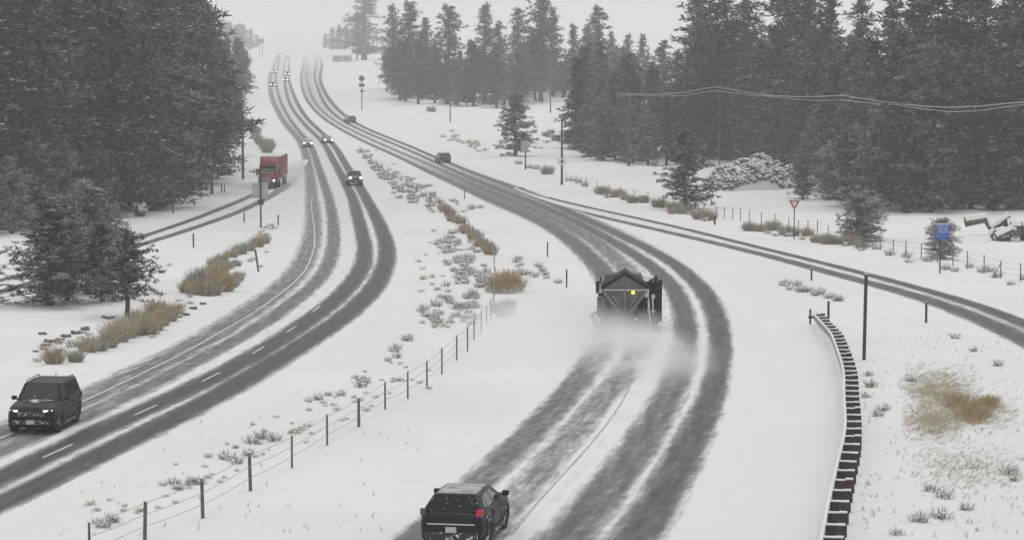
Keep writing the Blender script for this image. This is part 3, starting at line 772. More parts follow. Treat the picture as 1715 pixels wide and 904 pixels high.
# bushes right of the right road / along the fence
for i in range(26):
    t = i/25; plant(BUSH if i % 3 else SHRUB, rb.choice((2, 3, 0)), 1000+t*190+rb.uniform(-6, 6), 322+t*48+rb.uniform(-5, 4), rb.uniform(.8, 1.4), 'dry_bush', 'grey brown bush in the row left of and under the broad pine', 'bush', 'bushes in the row by the broad pine')
for i in range(22):
    t = i/21; plant(BUSH if i % 2 else SHRUB, rb.choice((2, 3)), 1250+t*190+rb.uniform(-6, 6), 384+t*28+rb.uniform(-4, 4), rb.uniform(.8, 1.3), 'dry_bush', 'low grey bush by the fence behind the yield sign', 'bush', 'low bushes behind the yield sign')
for i in range(16):
    t = i/15; plant(SHRUB, rb.randrange(4), 1440+t*270+rb.uniform(-8, 8), 412+t*62+rb.uniform(-8, 8), rb.uniform(.7, 1.2), 'shrub', 'low grey shrub along the fence near the blue sign', 'shrub', 'low shrubs near the blue sign')
plant(BUSH, 2, 917, 292, 1.7, 'dry_bush', 'grey rounded bush left of the shield sign pole', 'bush', None)
plant(BUSH, 2, 722, 187, 2.0, 'dry_bush', 'round dark bush alone on the snowfield below the grey stand', 'bush', None)
for (x, y) in [(868, 275), (888, 281), (897, 283), (955, 303), (968, 306), (980, 312)]:
    plant(SHRUB, rb.randrange(4), x, y, 1.6, 'shrub', 'small grey shrub near the poles below the lone rounded pine', 'shrub', 'shrubs near the two poles')
for i in range(14):
    x = rb.uniform(870, 962); plant(BUSH, 2, x, 205+(x-870)*.42+rb.uniform(-6, 8), rb.uniform(.9, 1.5), 'dry_bush', 'dark grey brush beyond the field right of the rounded pine', 'bush', 'brush right of the rounded pine')
for i in range(22):
    t = rb.random(); plant(TUFT, rb.randrange(3), 745+t*70+rb.uniform(-14, 14), 225+t*30+rb.uniform(-6, 4), rb.uniform(2, 3.2), 'grass_tuft', 'small snowy tuft on the slope above the right highway', 'tuft', 'tufts on the slope above the right highway')
for i in range(14):
    t = i/13; plant(SHRUB, rb.randrange(4), 1312+t*95+rb.uniform(-4, 4), 478+t*25+rb.uniform(-5, 5), rb.uniform(.6, 1.1), 'shrub', 'grey shrub in the row beyond the end of the guard rail', 'shrub', 'shrubs beyond the guard rail end')
# median shrubs
n = 0
for (xa, ya, xb, yb_, wd, num, sm) in [(603, 255, 650, 300, 9, 26, 1.3), (650, 290, 740, 345, 18, 62, 1.0), (640, 300, 690, 335, 10, 12, 1.1), (745, 400, 800, 440, 26, 34, .9), (760, 440, 830, 480, 26, 54, .8),
                                       (700, 545, 800, 500, 24, 32, .8), (640, 600, 700, 560, 12, 7, .7), (520, 680, 630, 625, 12, 9, .65), (380, 770, 460, 730, 12, 6, .6), (285, 815, 345, 800, 9, 5, .55), (870, 440, 940, 490, 20, 14, .8), (160, 880, 240, 850, 9, 4, .5), (750, 335, 800, 352, 6, 7, .9)]:
    for i in range(num):
        t = rb.random(); x = xa+(xb-xa)*t+rb.uniform(-1, 1)*wd; y = ya+(yb_-ya)*t+rb.uniform(-1, 1)*wd*.8
        plant(SHRUB, rb.randrange(4), x, y, sm*rb.uniform(.6, 1.25), 'shrub', 'small snowy shrub scattered in the median between the highways', 'shrub', 'shrubs scattered in the median'); n += 1
for i in range(60):
    t = rb.random()
    x, y = rb.choice([(300+rb.uniform(-8, 8)+t*150, 500-t*80+rb.uniform(-5, 20)), (60+t*90, 590-t*30+rb.uniform(-10, 20)), (250+t*70, 560-t*60+rb.uniform(-3, 10)), (430+t*30, 400-t*20+rb.uniform(-8, 14))])
    plant(TUFT, rb.randrange(3), x, y, rb.uniform(.7, 1.5), 'grass_tuft', 'small dark tuft poking from the snow left of the highway', 'tuft', 'tufts left of the highway')
for i in range(150):
    t = rb.random(); k = rb.random()
    if k < .45: x, y = 180+t*560+rb.uniform(-40, 40), 880-t*270+rb.uniform(-35, 15)
    elif k < .8: x, y = 740+rb.uniform(-40, 60), 400+t*150
    else: x, y = 610+t*150+rb.uniform(-20, 25), 262+t*95+rb.uniform(-12, 12)
    plant(TUFT, rb.randrange(3), x, y, rb.uniform(.7, 1.5)*(.5 if y > 560 else 1), 'grass_tuft', 'tiny dark tuft poking through the snow of the median', 'tuft', 'tufts of the median')
# rocks on the left bank
def rock(x, y, s, label, group):
    mb = MB(); mb.blob((0, 0, s*.25), (s, s*.8, s*.5), int(x*7+y), 0, 8, 5, .25); mb.blob((0, 0, s*.62), (s*.8, s*.62, s*.22), int(x), 1, 8, 4, .1)
    o = mb.build('rock', [M['rock'], M['snowcap']], None, False); o.location = P(x, y); tag(o, label, 'rock', group)
for (x, y, s) in [(72, 558, .30), (83, 572, .42), (100, 570, .35), (110, 562, .4), (126, 556, .38), (143, 548, .42), (77, 577, .3), (60, 590, .2), (184, 532, .35), (176, 530, .3), (340, 510, .3), (324, 518, .35), (312, 528, .3), (300, 532, .25)]:
    rock(x, y, s*.75, 'small dark snow capped rock on the bank left of the highway', 'rocks on the left bank')

# matted dry grass on the right and thin grass round it
def grass_patch(name, label, x0, y0, x1, y1, num, hgt, mats, flat, seed, weight=None, group=None):
    rnd = random.Random(seed); mb = MB(); k = 0; tries = 0
    while k < num and tries < num*30:
        tries += 1
        x = rnd.uniform(x0, x1); y = rnd.uniform(y0, y1)
        if weight and rnd.random() > weight(x, y): continue
        p = P(x, y); a = rnd.uniform(0, 6.283) if flat < .5 else rnd.gauss(-.4, .7)
        for _ in range(3):
            L = hgt*rnd.uniform(.5, 1.2); ln = flat*rnd.uniform(.6, 1.2)
            a2 = a+rnd.uniform(-.5, .5)
            top = p+Vector((math.cos(a2)*L*ln, math.sin(a2)*L*ln, L*(1-.75*flat)*rnd.uniform(.5, 1)+.02)); s = Vector((-math.sin(a2), math.cos(a2), .3))*.009
            q = p+Vector((rnd.uniform(-.08, .08), rnd.uniform(-.08, .08), -.02))
            mb.add([q-s, q+s, top+s*.3, top-s*.3], [(0, 1, 2, 3)], 0 if rnd.random() < .6 else 1)
        k += 1
    tag(mb.build(name, mats), label, 'grass', group, 'stuff')
def gw(cx, cy_, rx, ry): return lambda x, y: math.exp(-((x-cx)/rx)**2-((y-cy_)/ry)**2)
g1 = gw(1570, 655, 45, 28); g2 = gw(1560, 705, 40, 25); g3 = gw(1640, 690, 45, 22)
ga, gb, gc = gw(1626, 690, 24, 12), gw(1600, 676, 20, 8), gw(1652, 678, 14, 9)
grass_patch('dry_grass', 'matted pale dry grass showing through the snow right of guard rail', 1505, 605, 1700, 760, 3300, .40, [M['straw'], M['sage']], .85, 3, lambda x, y: max(g1(x, y), .8*g2(x, y), .45*g3(x, y)))
grass_patch('dry_grass', 'golden brown upright tuft of dry grass right of the matted patch', 1570, 645, 1695, 725, 1700, .50, [M['straw_gold'], M['straw']], .55, 4, lambda x, y: max(ga(x, y), .6*gb(x, y), .8*gc(x, y)))
grass_patch('thin_grass', 'thin grass stems poking through the snow at lower right', 1440, 560, 1760, 904, 420, .20, [M['twig'], M['sage']], .3, 6, lambda x, y: .5+.5*math.sin(x*.05+1)*math.sin(y*.043))
grass_patch('thin_grass', 'pale dry stems through snow below the matted grass', 1520, 740, 1715, 830, 650, .3, [M['straw'], M['sage']], .8, 7, gw(1620, 780, 70, 30))
for (x, y) in [(1525, 640), (1560, 820), (1580, 830), (1620, 850), (1540, 880), (1690, 790), (1700, 800), (1460, 650), (1450, 668), (1470, 700), (1600, 570), (1630, 590), (1672, 612), (1455, 630), (1480, 690), (1575, 870), (1500, 900)]:
    plant(SHRUB, rb.randrange(4), x, y, rb.uniform(.45, .8), 'shrub', 'little snowy shrub on the slope right of the guard rail', 'shrub', 'little shrubs right of the guard rail')
grass_patch('thin_grass', 'thin stems poking through the snow of the foreground median', 100, 700, 700, 904, 110, .2, [M['twig'], M['sage']], .3, 8)

# ------------------------------------------------------------------ fences
def fence(pts, h, label, heavy=(), wires=(.35, .65, .95), post_r=.035, brace=()):
    p0 = P(*pts[0]); o = empty('wire_fence', p0, 0, label, 'fence')
    W = [P(*q) for q in pts]; rnd = random.Random(len(pts))
    tops = []
    for i, p in enumerate(W):
        hv = i in heavy; r = .058 if hv else post_r; hh = h*rnd.uniform(.92, 1.08)
        d = Vector((rnd.uniform(-.05, .05), rnd.uniform(-.05, .05), hh))
        mb = MB(); q = p-p0
        if hv: mb.tube(q-Vector((0, 0, .3)), q+d, r, r*.9, 8)
        else:
            mb.box(q+Vector((0, 0, hh/2-.15)), (r*2, .012, hh+.3)); mb.box(q+Vector((0, -.022, hh/2-.15)), (.012, .03, hh+.3))
        c = mb.build('post', M['wood'] if hv else M['tpost'], o)
        s = MB(); s.blob(q+(d if hv else Vector((0, 0, hh)))+Vector((0, 0, .02)), (r*1.1, r*1.1, .045), i, 0, 6, 4, .1); s.build('snow_cap', M['snowcap'], c)
        tops.append((q, hh))
    for k, fr in enumerate(wires):
        mb = MB()
        for (a, ha), (b, hb) in zip(tops[:-1], tops[1:]):
            pa = a+Vector((0, -.02, ha*fr)); pb = b+Vector((0, -.02, hb*fr)); m = pa.lerp(pb, .5)-Vector((0, 0, .03))
            mb.path([pa, m, pb], .011, 4)
        mb.build('wire', M['wire'], o)
    for i in brace:
        q, hh = tops[i]; mb = MB(); mb.tube(q+Vector((0, 0, hh*.85)), q+Vector((-.55, .1, .0)), .03, .03, 6); mb.build('brace', M['wood'], o)
    return o
med = [(150, 945), (242, 904), (340, 866), (420, 824), (489, 785), (548, 752), (601, 719), (645, 690), (683, 668), (715, 650), (740, 627), (765, 606), (783, 590), (794, 573), (806, 557), (815, 545), (822, 531), (827, 512), (829, 492), (829, 474), (828, 450), (824, 432),
       (817, 424), (810, 417), (801, 407), (792, 398), (785, 391), (778, 384), (768, 374), (760, 368), (752, 362), (745, 355), (737, 350), (729, 345), (721, 340), (714, 334), (706, 328), (698, 322), (690, 316), (680, 310), (670, 304), (660, 298), (650, 291), (640, 284), (630, 277), (621, 270), (612, 263), (603, 256)]
fence(med, 1.15, 'wire fence with snowy posts winding down the median', heavy=(1, 2, 3, 6), post_r=.036)
rf = [(948, 304), (965, 309), (982, 314), (1000, 319), (1020, 325), (1040, 330), (1062, 336), (1085, 342), (1110, 349), (1140, 355), (1170, 360), (1200, 365), (1213, 367), (1227, 369), (1240, 371), (1255, 373), (1275, 377), (1298, 381), (1321, 385), (1337, 389), (1353, 392), (1369, 395), (1387, 400), (1407, 405), (1430, 410), (1452, 415), (1474, 421), (1496, 426), (1517, 429), (1543, 435), (1570, 441), (1596, 447), (1620, 452), (1648, 457), (1676, 463), (1709, 470), (1745, 478)]
fence(rf, 1.25, 'wire fence with grey posts beyond the ramp road', heavy=(), post_r=.04, brace=(34,))

# ------------------------------------------------------------------ marker posts, signs, poles
def marker(x, yb, yt, label, wd=.10, lean=0):
    h = (yb-yt)/px_per_m(yb); mb = MB(); mb.box((0, 0, h/2-.15), (wd, .05, h+.3)); mb.box((0, .035, h/2-.2), (wd*.35, .03, h+.2))
    p = P(x, yb); o = mb.build('marker_post', M['darksteel']); o.location = p; o.rotation_euler = (0, R(lean), 0); bevel(o, .008, 1)
    tag(o, label, 'marker post')
    s = MB(); s.blob((0, 0, h), (wd*.55, .05, .03), 1, 0, 6, 4, .1); s.build('snow_cap', M['snowcap'], o)
for a in [(917, 432, 406, 'thin dark marker post beside the right highway, farther of the near pair'), (949, 482, 451, 'dark marker post just left of the plough truck road, nearer of the pair'),
          (1551, 543, 508, 'dark marker post between the ramp road and tall post, right of it', .13), (1359, 470, 450, 'short dark marker post below the ramp under the yield sign', .12),
          (1197, 377, 361, 'short dark marker post beyond the ramp by the broad pine', .2), (778, 333, 317, 'thin marker post on the verge near the distant median fence', .12),
          (324, 414, 390, 'dark marker post on the snow left of the grey sign', .13), (466, 377, 359, 'dark marker post just right of the grey sign', .13), (409, 374, 357, 'dark marker post just left of the grey sign', .13),
          (433, 455, 418, 'leaning dark marker post at the end of the bush belt', .13, -8), (290, 358, 342, 'dark marker post beyond the side road at the forest foot', .14), (325, 344, 332, 'stubby marker post beyond the side road near the forest', .14),
          (371, 323, 309, 'left of two close marker posts by the side road', .14), (376, 322, 310, 'right of two close marker posts by the side road', .14)]:
    marker(*a)
# the tall post
h = 144/px_per_m(602); mb = MB(); mb.box((0, 0, h/2-.2), (.15, .15, h+.4))
o = mb.build('tall_post', M['darksteel']); bevel(o, .012, 1); o.location = P(1447, 602); o.rotation_euler = (0, R(.8), 0); tag(o, 'tall square dark post between the guard rail and the ramp road', 'post')
MB().box((0, 0, h+.02), (.15, .15, .04)).build('snow_cap', M['snowcap'], o)

def text_part(s, size, loc, rot, m, parent, name='lettering', ext=.004):
    cu = bpy.data.curves.new(name, 'FONT'); cu.body = s; cu.size = size; cu.extrude = ext; cu.align_x = 'CENTER'; cu.align_y = 'CENTER'
    o = bpy.data.objects.new(name, cu); COL.objects.link(o); cu.materials.append(m)
    dg = bpy.context.evaluated_depsgraph_get(); dg.update(); me = bpy.data.meshes.new_from_object(o.evaluated_get(dg)); bpy.data.objects.remove(o)
    o = bpy.data.objects.new(name, me); COL.objects.link(o); o.location = loc; o.rotation_euler = rot
    if len(me.materials) == 0: me.materials.append(m)
    o.parent = parent; return o
# yield sign
pp = px_per_m(400); o = empty('yield_sign', P(1330, 400), 0, 'red and white triangular yield sign on a dark post beyond the ramp', 'sign')
h = 66/pp; MB().box((0, 0, h/2-.2), (.09, .07, h+.2)).build('post', M['darksteel'], o)
s_ = 19/pp/2; q = h
tri = lambda k, y, dz=0: [(-s_*k, y, q-.0+dz), (s_*k, y, q+dz), (0, y, q-s_*1.72*k+dz)]
MB().slab([(-s_, -.06, q), (0, -.06, q-s_*1.7), (s_, -.06, q)], .02).build('sign_board', M['signred'], o)
k = .52; MB().slab([(-s_*k, -.085, q-s_*.28), (0, -.085, q-s_*.28-s_*1.7*k), (s_*k, -.085, q-s_*.28)], .004).build('sign_face', M['signwhite'], o)
text_part('YIELD', .12, (0, -.093, q-.10), (R(90), 0, 0), M['signwhite'], o)
MB().box((0, -.05, q+.03), (s_*1.9, .05, .05)).build('snow_cap', M['snowcap'], o)
# blue sign
pp = px_per_m(458); o = empty('blue_sign', P(1574, 458), R(-6), 'blue rectangular information sign on a dark post beyond the ramp', 'sign')
h = 60/pp; MB().box((0, 0, (h+.9)/2-.2), (.10, .08, h+1.1)).build('post', M['darksteel'], o)
b = MB().box((.18, -.07, h+.42), (.92, .02, .98)).build('sign_board', M['signblue'], o)
f = MB()
for (cx_, cz, a, c) in [(.18, .80, .7, .07), (.18, .42, .8, .06), (.0, .62, .3, .10), (.38, .60, .26, .09), (-.12, .15, .2, .05)]: f.box((cx_, -.083, h+cz), (a, .006, c))
f.build('sign_symbols', M['signback'], b)
MB().box((.18, -.07, h+.97), (1.02, .05, .05)).build('snow_cap', M['snowcap'], o)
# grey sign seen from the back
pp = px_per_m(382); o = empty('grey_sign', P(437, 382), R(3), 'square grey sign seen from behind with dark post, below the red truck', 'sign')
h = 77/pp; MB().box((0, -.06, h/2-.2), (.16, .1, h+.3)).build('post', M['darksteel'], o)
MB().box((-.03, .03, h-.78), (1.5, .04, 1.5)).build('sign_board', M['signback'], o)
MB().box((.02, .02, h-1.9), (.55, .04, .5)).build('small_plate', M['darksteel'], o)
for dz in (.3, 1.3): MB().box((-.03, -.005, h-dz), (1.4, .04, .07)).build('brace', M['steel'], o)
# diamond warning sign far
pp = px_per_m(184); o = empty('warning_sign', P(606, 184), 0, 'dark diamond warning sign on a post beside the distant right highway', 'sign')
h = 52/pp; MB().box((0, 0, h/2), (.22, .16, h)).build('post', M['darksteel'], o)
d = .95; MB().slab([(0, -.1, h-d), (d*.95, -.1, h), (0, -.1, h+d), (-d*.95, -.1, h)], .04).build('sign_board', M['signyellow'], o)
MB().box((0, -.12, h-1.7), (1.5, .04, .8)).build('speed_plate', M['signyellow'], o)
MB().box((.15, -.12, h-3.2), (1.1, .05, .45)).build('small_plate', M['signyellow'], o)
MB().box((-.9, -.05, h+.95), (1.3, .05, .18)).build('snow_cap', M['snowcap'], o)
# big far sign over left
pp = px_per_m(97); o = empty('large_road_sign', P(437, 97), 0, 'large pale guide sign on posts left of the vanishing highway', 'sign')
h = 32/pp
for dx in (-1.0, .9): MB().tube((dx, 0, 0), (dx, 0, h), .16, .14, 8).build('post', M['steel'], o)
MB().box((-.6, -.2, h-1.5), (5.0, .08, 3.0)).build('sign_board', M['signback'], o)
f = MB(); f.box((-.6, -.26, h-.9), (3.6, .02, .3)); f.box((-.6, -.26, h-1.8), (3.0, .02, .3)); f.build('sign_symbols', M['hopper'], o)

def upole(x, yb, yt, label, arm=True, r=.15, face=0, group=None):
    p = P(x, yb); h = (yb-yt)/px_per_m(yb); o = empty('utility_pole', p, face, label, 'utility pole', group)
    MB().tube((0, 0, -.5), (0, 0, h), r*1.1, r*.75, 10).build('pole', M['pole'], o)
    MB().blob((0, 0, h), (r*.8, r*.8, .09), 3, 0, 8, 4, .1).build('snow_cap', M['snowcap'], o)
    if arm:
        MB().box((0, -.16, h-.6), (2.3, .1, .13)).build('crossarm', M['pole'], o)
        for dx in (-1.0, -.45, .45, 1.0):
            q = MB(); q.tube((dx, -.16, h-.53), (dx, -.16, h-.35), .05, .04, 6); q.build('insulator', M['steel'], o)
    return o, h
upole(754, 204, 150, 'utility pole standing on the snowfield before the grey stand')
upole(922, 189, 100, 'tall utility pole with crossarm in the clearing of the grey stand', r=.17)
o, h = upole(941, 310, 197, 'tall thin pole carrying the white shield sign by the right highway', arm=False, r=.16)
z = 40/px_per_m(310)
MB().prism([(-.48, z-.55), (.48, z-.55), (.55, z-.1), (.48, z+.30), (.25, z+.42), (0, z+.34), (-.25, z+.42), (-.48, z+.30), (-.55, z-.1)], -.26, -.22).build('sign_board', M['signwhite'], o)
MB().prism([(-.16, z-.30), (.16, z-.30), (.16, z+.12), (.04, z+.12), (0, z-.02), (-.04, z+.12), (-.16, z+.12)], -.272, -.262).build('sign_symbols', M['darksteel'], o)
o, h = upole(880, 283, 236, 'shorter pole with pale square sign under the lone rounded pine', arm=False, r=.13)
MB().box((-.1, -.2, h-.7), (1.1, .05, 1.5)).build('sign_board', M['signback'], o)
upole(1053, 278, 160, 'dark utility pole in front of the right forest below the wires', r=.2)
upole(407, 300, 188, 'dark tall pole at the edge of the left forest by the side road', arm=False, r=.18)
upole(355, 325, 268, 'shorter dark pole at the foot of the left forest', arm=False, r=.19)
upole(1205, 292, 148, 'dark utility pole hidden in the trees under the peak of the wires', r=.11)
# overhead wires
def sagwire(name, rows, label, depths, r=.045, gap=.5):
    o = empty(name, (0, 0, 0), 0, label, 'wires')
    for s in range(2):
        pts = []
        for (x, y), z in zip(rows, depths):
            Y, Z = ray_yz(y, z); pts.append(Vector(((x-CX)/F*z, Y, Z-s*gap*(.2+.8*abs(math.sin(x*.01457))))))
        out = []
        for i in range(len(pts)-1):
            for k in range(4):
                out.append(pts[i].lerp(pts[i+1], k/4))
        out.append(pts[-1])
        MB().path(out, r*(1 if s == 0 else .75), 5).build('wire', M['wire_snow'], o)
    o.location = (0, 0, 0); return o
M['wire_snow'] = mat('snow laden wire', (.52, .53, .53), .9, noise=(.3, .3, .3), nscale=.3)
rows = [(1035, 157), (1070, 158), (1110, 158), (1150, 155), (1175, 149), (1200, 146), (1225, 150), (1255, 156), (1290, 160), (1330, 162), (1370, 162), (1412, 160), (1450, 166), (1500, 173), (1545, 178), (1590, 180), (1640, 178), (1680, 174), (1740, 169), (1800, 160)]
dp = [interp([(1035, F/px_per_m(278)), (1205, F/px_per_m(300)), (1412, F/px_per_m(352)), (1800, F/px_per_m(372))], x)-.5 for x, y in rows]
sagwire('overhead_wires', rows, 'pair of snow laden overhead wires sagging across the right forest', dp)

# ------------------------------------------------------------------ guard rail
def guardrail():
    ctrl = [(8.1, 70), (8.62, 73), (9.6, 79), (10.9, 88), (11.9, 96), (12.9, 103), (14.0, 112), (14.9, 120), (16.0, 131), (16.9, 143), (17.4, 152)]
    raw = [(1363, 524), (1376, 540), (1389, 553), (1401, 580), (1413, 618), (1414, 660), (1415.5, 723), (1406.5, 759), (1395, 810), (1385, 853), (1376, 904), (1369, 940)]
    pts = []
    for x, y in raw:         # these are the top of the rail, .74 m over the ground
        z = F/scale(y)
        for _ in range(20):
            Y, Z = ray_yz(y, z); e = Z-(prof(Y)+.76); z += e/ .13*.6
        Y, Z = ray_yz(y, z); pts.append((Y, (x-CX)/F*z))
    pts.sort()
    g = pchip([a for a, b in pts], [b for a, b in pts])
    ys = []; Y = pts[0][0]-4
    raw2 = []
    while Y < pts[-1][0]: raw2.append(Y); Y += 1.905
    sm = [g(a) for a in raw2]
    for _ in range(2): sm = [sm[0]]+[(sm[i-1]+2*sm[i]+sm[i+1])/4 for i in range(1, len(sm)-1)]+[sm[-1]]
    gs = pchip(raw2, sm)
    o = empty('guard_rail', (gs(90), 90, prof(90)), 0, 'steel guard rail on dark timber posts capped with snow', 'guard rail')
    base = Vector(o.location)
    prof_w = [(-.00, .44), (-.06, .48), (-.06, .54), (0, .58), (0, .62), (-.06, .66), (-.06, .72), (0, .76), (.012, .76), (-.045, .72), (-.045, .66), (.015, .62), (.015, .58), (-.045, .54), (-.045, .48), (.012, .44)]
    rings = []; snow = []
    step = []
    Y = raw2[0]
    while Y < raw2[-1]: step.append(Y); Y += .95
    step.append(raw2[-1])
    rnd = random.Random(4)
    for Y in step:
        X = gs(Y); z = prof(Y); d = (gs(Y+.5)-gs(Y-.5)); nx, ny = 1/math.hypot(1, d), -d/math.hypot(1, d)
        rings.append([Vector((X+a*nx, Y+a*ny, z+b))-base for a, b in prof_w])
        hgt = rnd.uniform(.02, .045)
        snow.append([Vector((X+a*nx, Y+a*ny, z+b))-base for a, b in ((-.075, .755), (-.06, .77+hgt), (.02, .775+hgt), (.045, .758))])
    MB().rings(rings).build('rail', M['steel'], o); MB().rings(snow).build('snow_ridge', M['snowcap'], o, True)
    for i, Y in enumerate(raw2):
        X = gs(Y); z = prof(Y); d = (gs(Y+.5)-gs(Y-.5)); ang = -math.atan(d); rot = Matrix.Rotation(ang, 3, 'Z')
        q = lambda a, b, c: Vector((X, Y, z))+rot @ Vector((a, b, c))-base
        hp = .74+rnd.uniform(-.03, .02); hb = .72
        post = MB().box(q(.47, 0, hp/2-.1), (.22, .17, hp+.2), rot).build('post', M['grate_wood'], o); 
        blk = MB().box(q(.19, 0, hb-.19), (.33, .15, .38), rot).build('block', M['grate_wood'], o)
        MB().box(q(.47, 0, hp+.02), (.23, .18, .04), rot).build('snow_cap', M['snowcap'], post)
        MB().box(q(.19, 0, hb+.018), (.33, .16, .034), rot).build('snow_cap', M['snowcap'], blk)
    # flared end
    Y = raw2[-1]; X = gs(Y); z = prof(Y)
    e = MB(); e.box(Vector((X+.35, Y+1.0, z+.45))-base, (1.1, .08, .12)); e.box(Vector((X+.9, Y+1.1, z+.7))-base, (.12, .12, 1.2)); e.box(Vector((X-.1, Y+.9, z+.5))-base, (.1, .1, .8))
    e.build('end_terminal', M['darksteel'], o)
guardrail()

# ------------------------------------------------------------------ cars
def wheel(parent, x, y, r, wd, spokes=5):
    t = MB(); n = 24; prf = [(-wd/2, r*.62), (-wd/2, r*.93), (-wd*.36, r), (wd*.36, r), (wd/2, r*.93), (wd/2, r*.62)]
    rings = []
    for a in range(n):
        th = 2*math.pi*a/n; rings.append([Vector((x+math.cos(th)*q, y+p, r+math.sin(th)*q)) for p, q in prf])
    k = len(prf); vs = [p for ring in rings for p in ring]
    fs = [((i*k+j), (i*k+j+1), ((i+1) % n)*k+j+1, ((i+1) % n)*k+j) for i in range(n) for j in range(k-1)]
    t.add(vs, fs); w_ = t.build('wheel', M['tyre'], parent, True)
    s = 1 if y > 0 else -1; q = MB()
    q.tube((x, y-s*wd*.3, r), (x, y+s*wd*.28, r), r*.63, r*.60, 20)
    rim = q.build('rim', M['trim'], w_)
    q = MB(); q.tube((x, y+s*wd*.2, r), (x, y+s*wd*.42, r), r*.16, r*.13, 10)
    for i in range(spokes):
        th = 2*math.pi*i/spokes+.3; c = Vector((x+math.cos(th)*r*.34, y+s*wd*.36, r+math.sin(th)*r*.34))
        q.box(c, (r*.55, wd*.1, r*.15), Matrix.Rotation(-th, 3, 'Y'))
    q.build('spokes', M['rim'], w_)
    return w_
def bil(q, u, v): 
    a, b, c, d = [Vector(p) for p in q]   # a bottom-left, b bottom-right, c top-right, d top-left
    return (a.lerp(b, u)).lerp(d.lerp(c, u), v)
def pane(q, poly, name, m, parent, off=.006, t=.008):
    a, b, c, d = [Vector(p) for p in q]; nrm = (b-a).cross(d-a).normalized()
    pts = [bil(q, u, v)+nrm*off for u, v in poly]
    return MB().slab(pts, t).build(name, m, parent)
def car(name, label, cat, spec, paint, lamp='lamp', front=True, tail='taildark', group=None, det=True, roofsnow=.0, glassr='glass'):
    L, W, H = spec['L'], spec['W'], spec['H']; hl = L/2; hw = W/2
    root = empty(name, (0, 0, 0), 0, label, cat, group)
    belt = spec['belt']; hood = spec['hood']; cowl = spec['cowl']; wr = spec['wr']; zb = spec.get('zb', .26)
    deck = spec.get('deck', belt)
    wb = spec['wb']; xf = hl-spec['fo']; xr = xf-wb
    st = [  # x, half width, z bottom, z top edge
        (hl, hw*.74, zb+.14, hood-.26), (hl-.05, hw*.86, zb+.05, hood-.14), (hl-.16, hw*.94, zb, hood-.06), (hl-.45, hw*.985, zb-.02, hood-.01), (xf, hw, zb-.02, hood+.03),
        (cowl+.25, hw, zb-.02, hood+.07), (cowl-.1, hw, zb-.02, belt-.02), ((xf+xr)/2-.2, hw*.995, zb-.02, belt), (xr, hw, zb-.02, (belt+deck)/2+.01), (-hl+.42, hw*.985, zb, deck+.0),
        (-hl+.14, hw*.95, zb+.04, deck-.01), (-hl+.04, hw*.88, zb+.08, deck-.06), (-hl, hw*.78, zb+.16, deck-.16)]
    rings = []
    for x, w_, b_, t_ in st:
        half = [(0, b_), (w_*.82, b_), (w_*.97, b_+.10), (w_, b_+(t_-b_)*.45), (w_*.985, b_+(t_-b_)*.74), (w_*.93, t_-.035), (w_*.80, t_+.01), (0, t_+.035)]
        ring = [Vector((x, y, z)) for y, z in half]+[Vector((x, -y, z)) for y, z in half[-2:0:-1]]
        rings.append(ring)
    body = MB().rings(rings).build('body', paint, root, True)
    m = body.modifiers.new('s', 'SUBSURF'); m.levels = 2; m.render_levels = 2
    cut = MB()
    for x in (xf, xr):
        cut.tube((x, hw*.60, wr), (x, hw+.3, wr), wr*1.17, wr*1.17, 28); cut.tube((x, -hw*.60, wr), (x, -hw-.3, wr), wr*1.17, wr*1.17, 28)
    co = cut.build('cut', M['trim'])
    bm_ = body.modifiers.new('b', 'BOOLEAN'); bm_.operation = 'DIFFERENCE'; bm_.object = co; bm_.solver = 'EXACT'
    bake_mods(body); bpy.data.objects.remove(co)
    if len(body.data.materials) == 0: body.data.materials.append(paint)
    # cabin
    cb, ct, rb_, rt_ = spec['cabin']      # windshield base x, windshield top x, rear base x, rear top x
    yb, yt = hw*.93, hw*spec.get('tumble', .75); z0, z1 = belt-.04, H-.04
    A = [(cb, yb*.93, z0), (cb, -yb*.93, z0), (rb_, -yb*.93, z0), (rb_, yb*.93, z0)]
    Mi = [((cb+ct)/2*1.0+(ct-cb)*.0, yb, z0), ]
    T = [(ct, yt, z1-.015), (ct, -yt, z1-.015), (rt_, -yt, z1-.01), (rt_, yt, z1-.01)]
    cabm = MB(); cabm.add([(cb, yb, z0), (cb, -yb, z0), (rb_, -yb, z0), (rb_, yb, z0), T[0], T[1], T[2], T[3],
                           ((ct+rt_)/2, yt, z1+.015), ((ct+rt_)/2, -yt, z1+.015)],
                          [(0, 4, 5, 1), (2, 6, 7, 3), (0, 3, 7, 8, 4), (1, 5, 9, 6, 2), (4, 8, 9, 5), (8, 7, 6, 9), (0, 1, 2, 3)])
    cab = cabm.build('cabin', paint, root); bevel(cab, .05, 3, 20)
    G = M['glass']
    pane([(cb, -yb, z0), (cb, yb, z0), (ct, yt, z1), (ct, -yt, z1)], [(.07, .12), (.93, .12), (.90, .5), (.885, .93), (.115, .93), (.10, .5)], 'windshield', G, root, .004)
    pane([(rb_, yb, z0), (rb_, -yb, z0), (rt_, -yt, z1), (rt_, yt, z1)], [(.035, .10), (.965, .10), (.96, .55), (.93, .93), (.07, .93), (.04, .55)], 'rear_window', M[glassr], root, .004)
    # side panes in the side plane; u runs front to rear
    for s in (1, -1):
        q = [(cb, s*yb, z0), (rb_, s*yb, z0), (rt_, s*yt, z1), (ct, s*yt, z1)]
        if s < 0: q = [q[1], q[0], q[3], q[2]]
        def U(u, v): return (1-u, v) if s < 0 else (u, v)
        for poly in spec['panes']:
            pl = [U(u, v) for u, v in poly]
            if s < 0: pl = pl[::-1]
            pane(q, pl, 'side_window', G, root, .004)
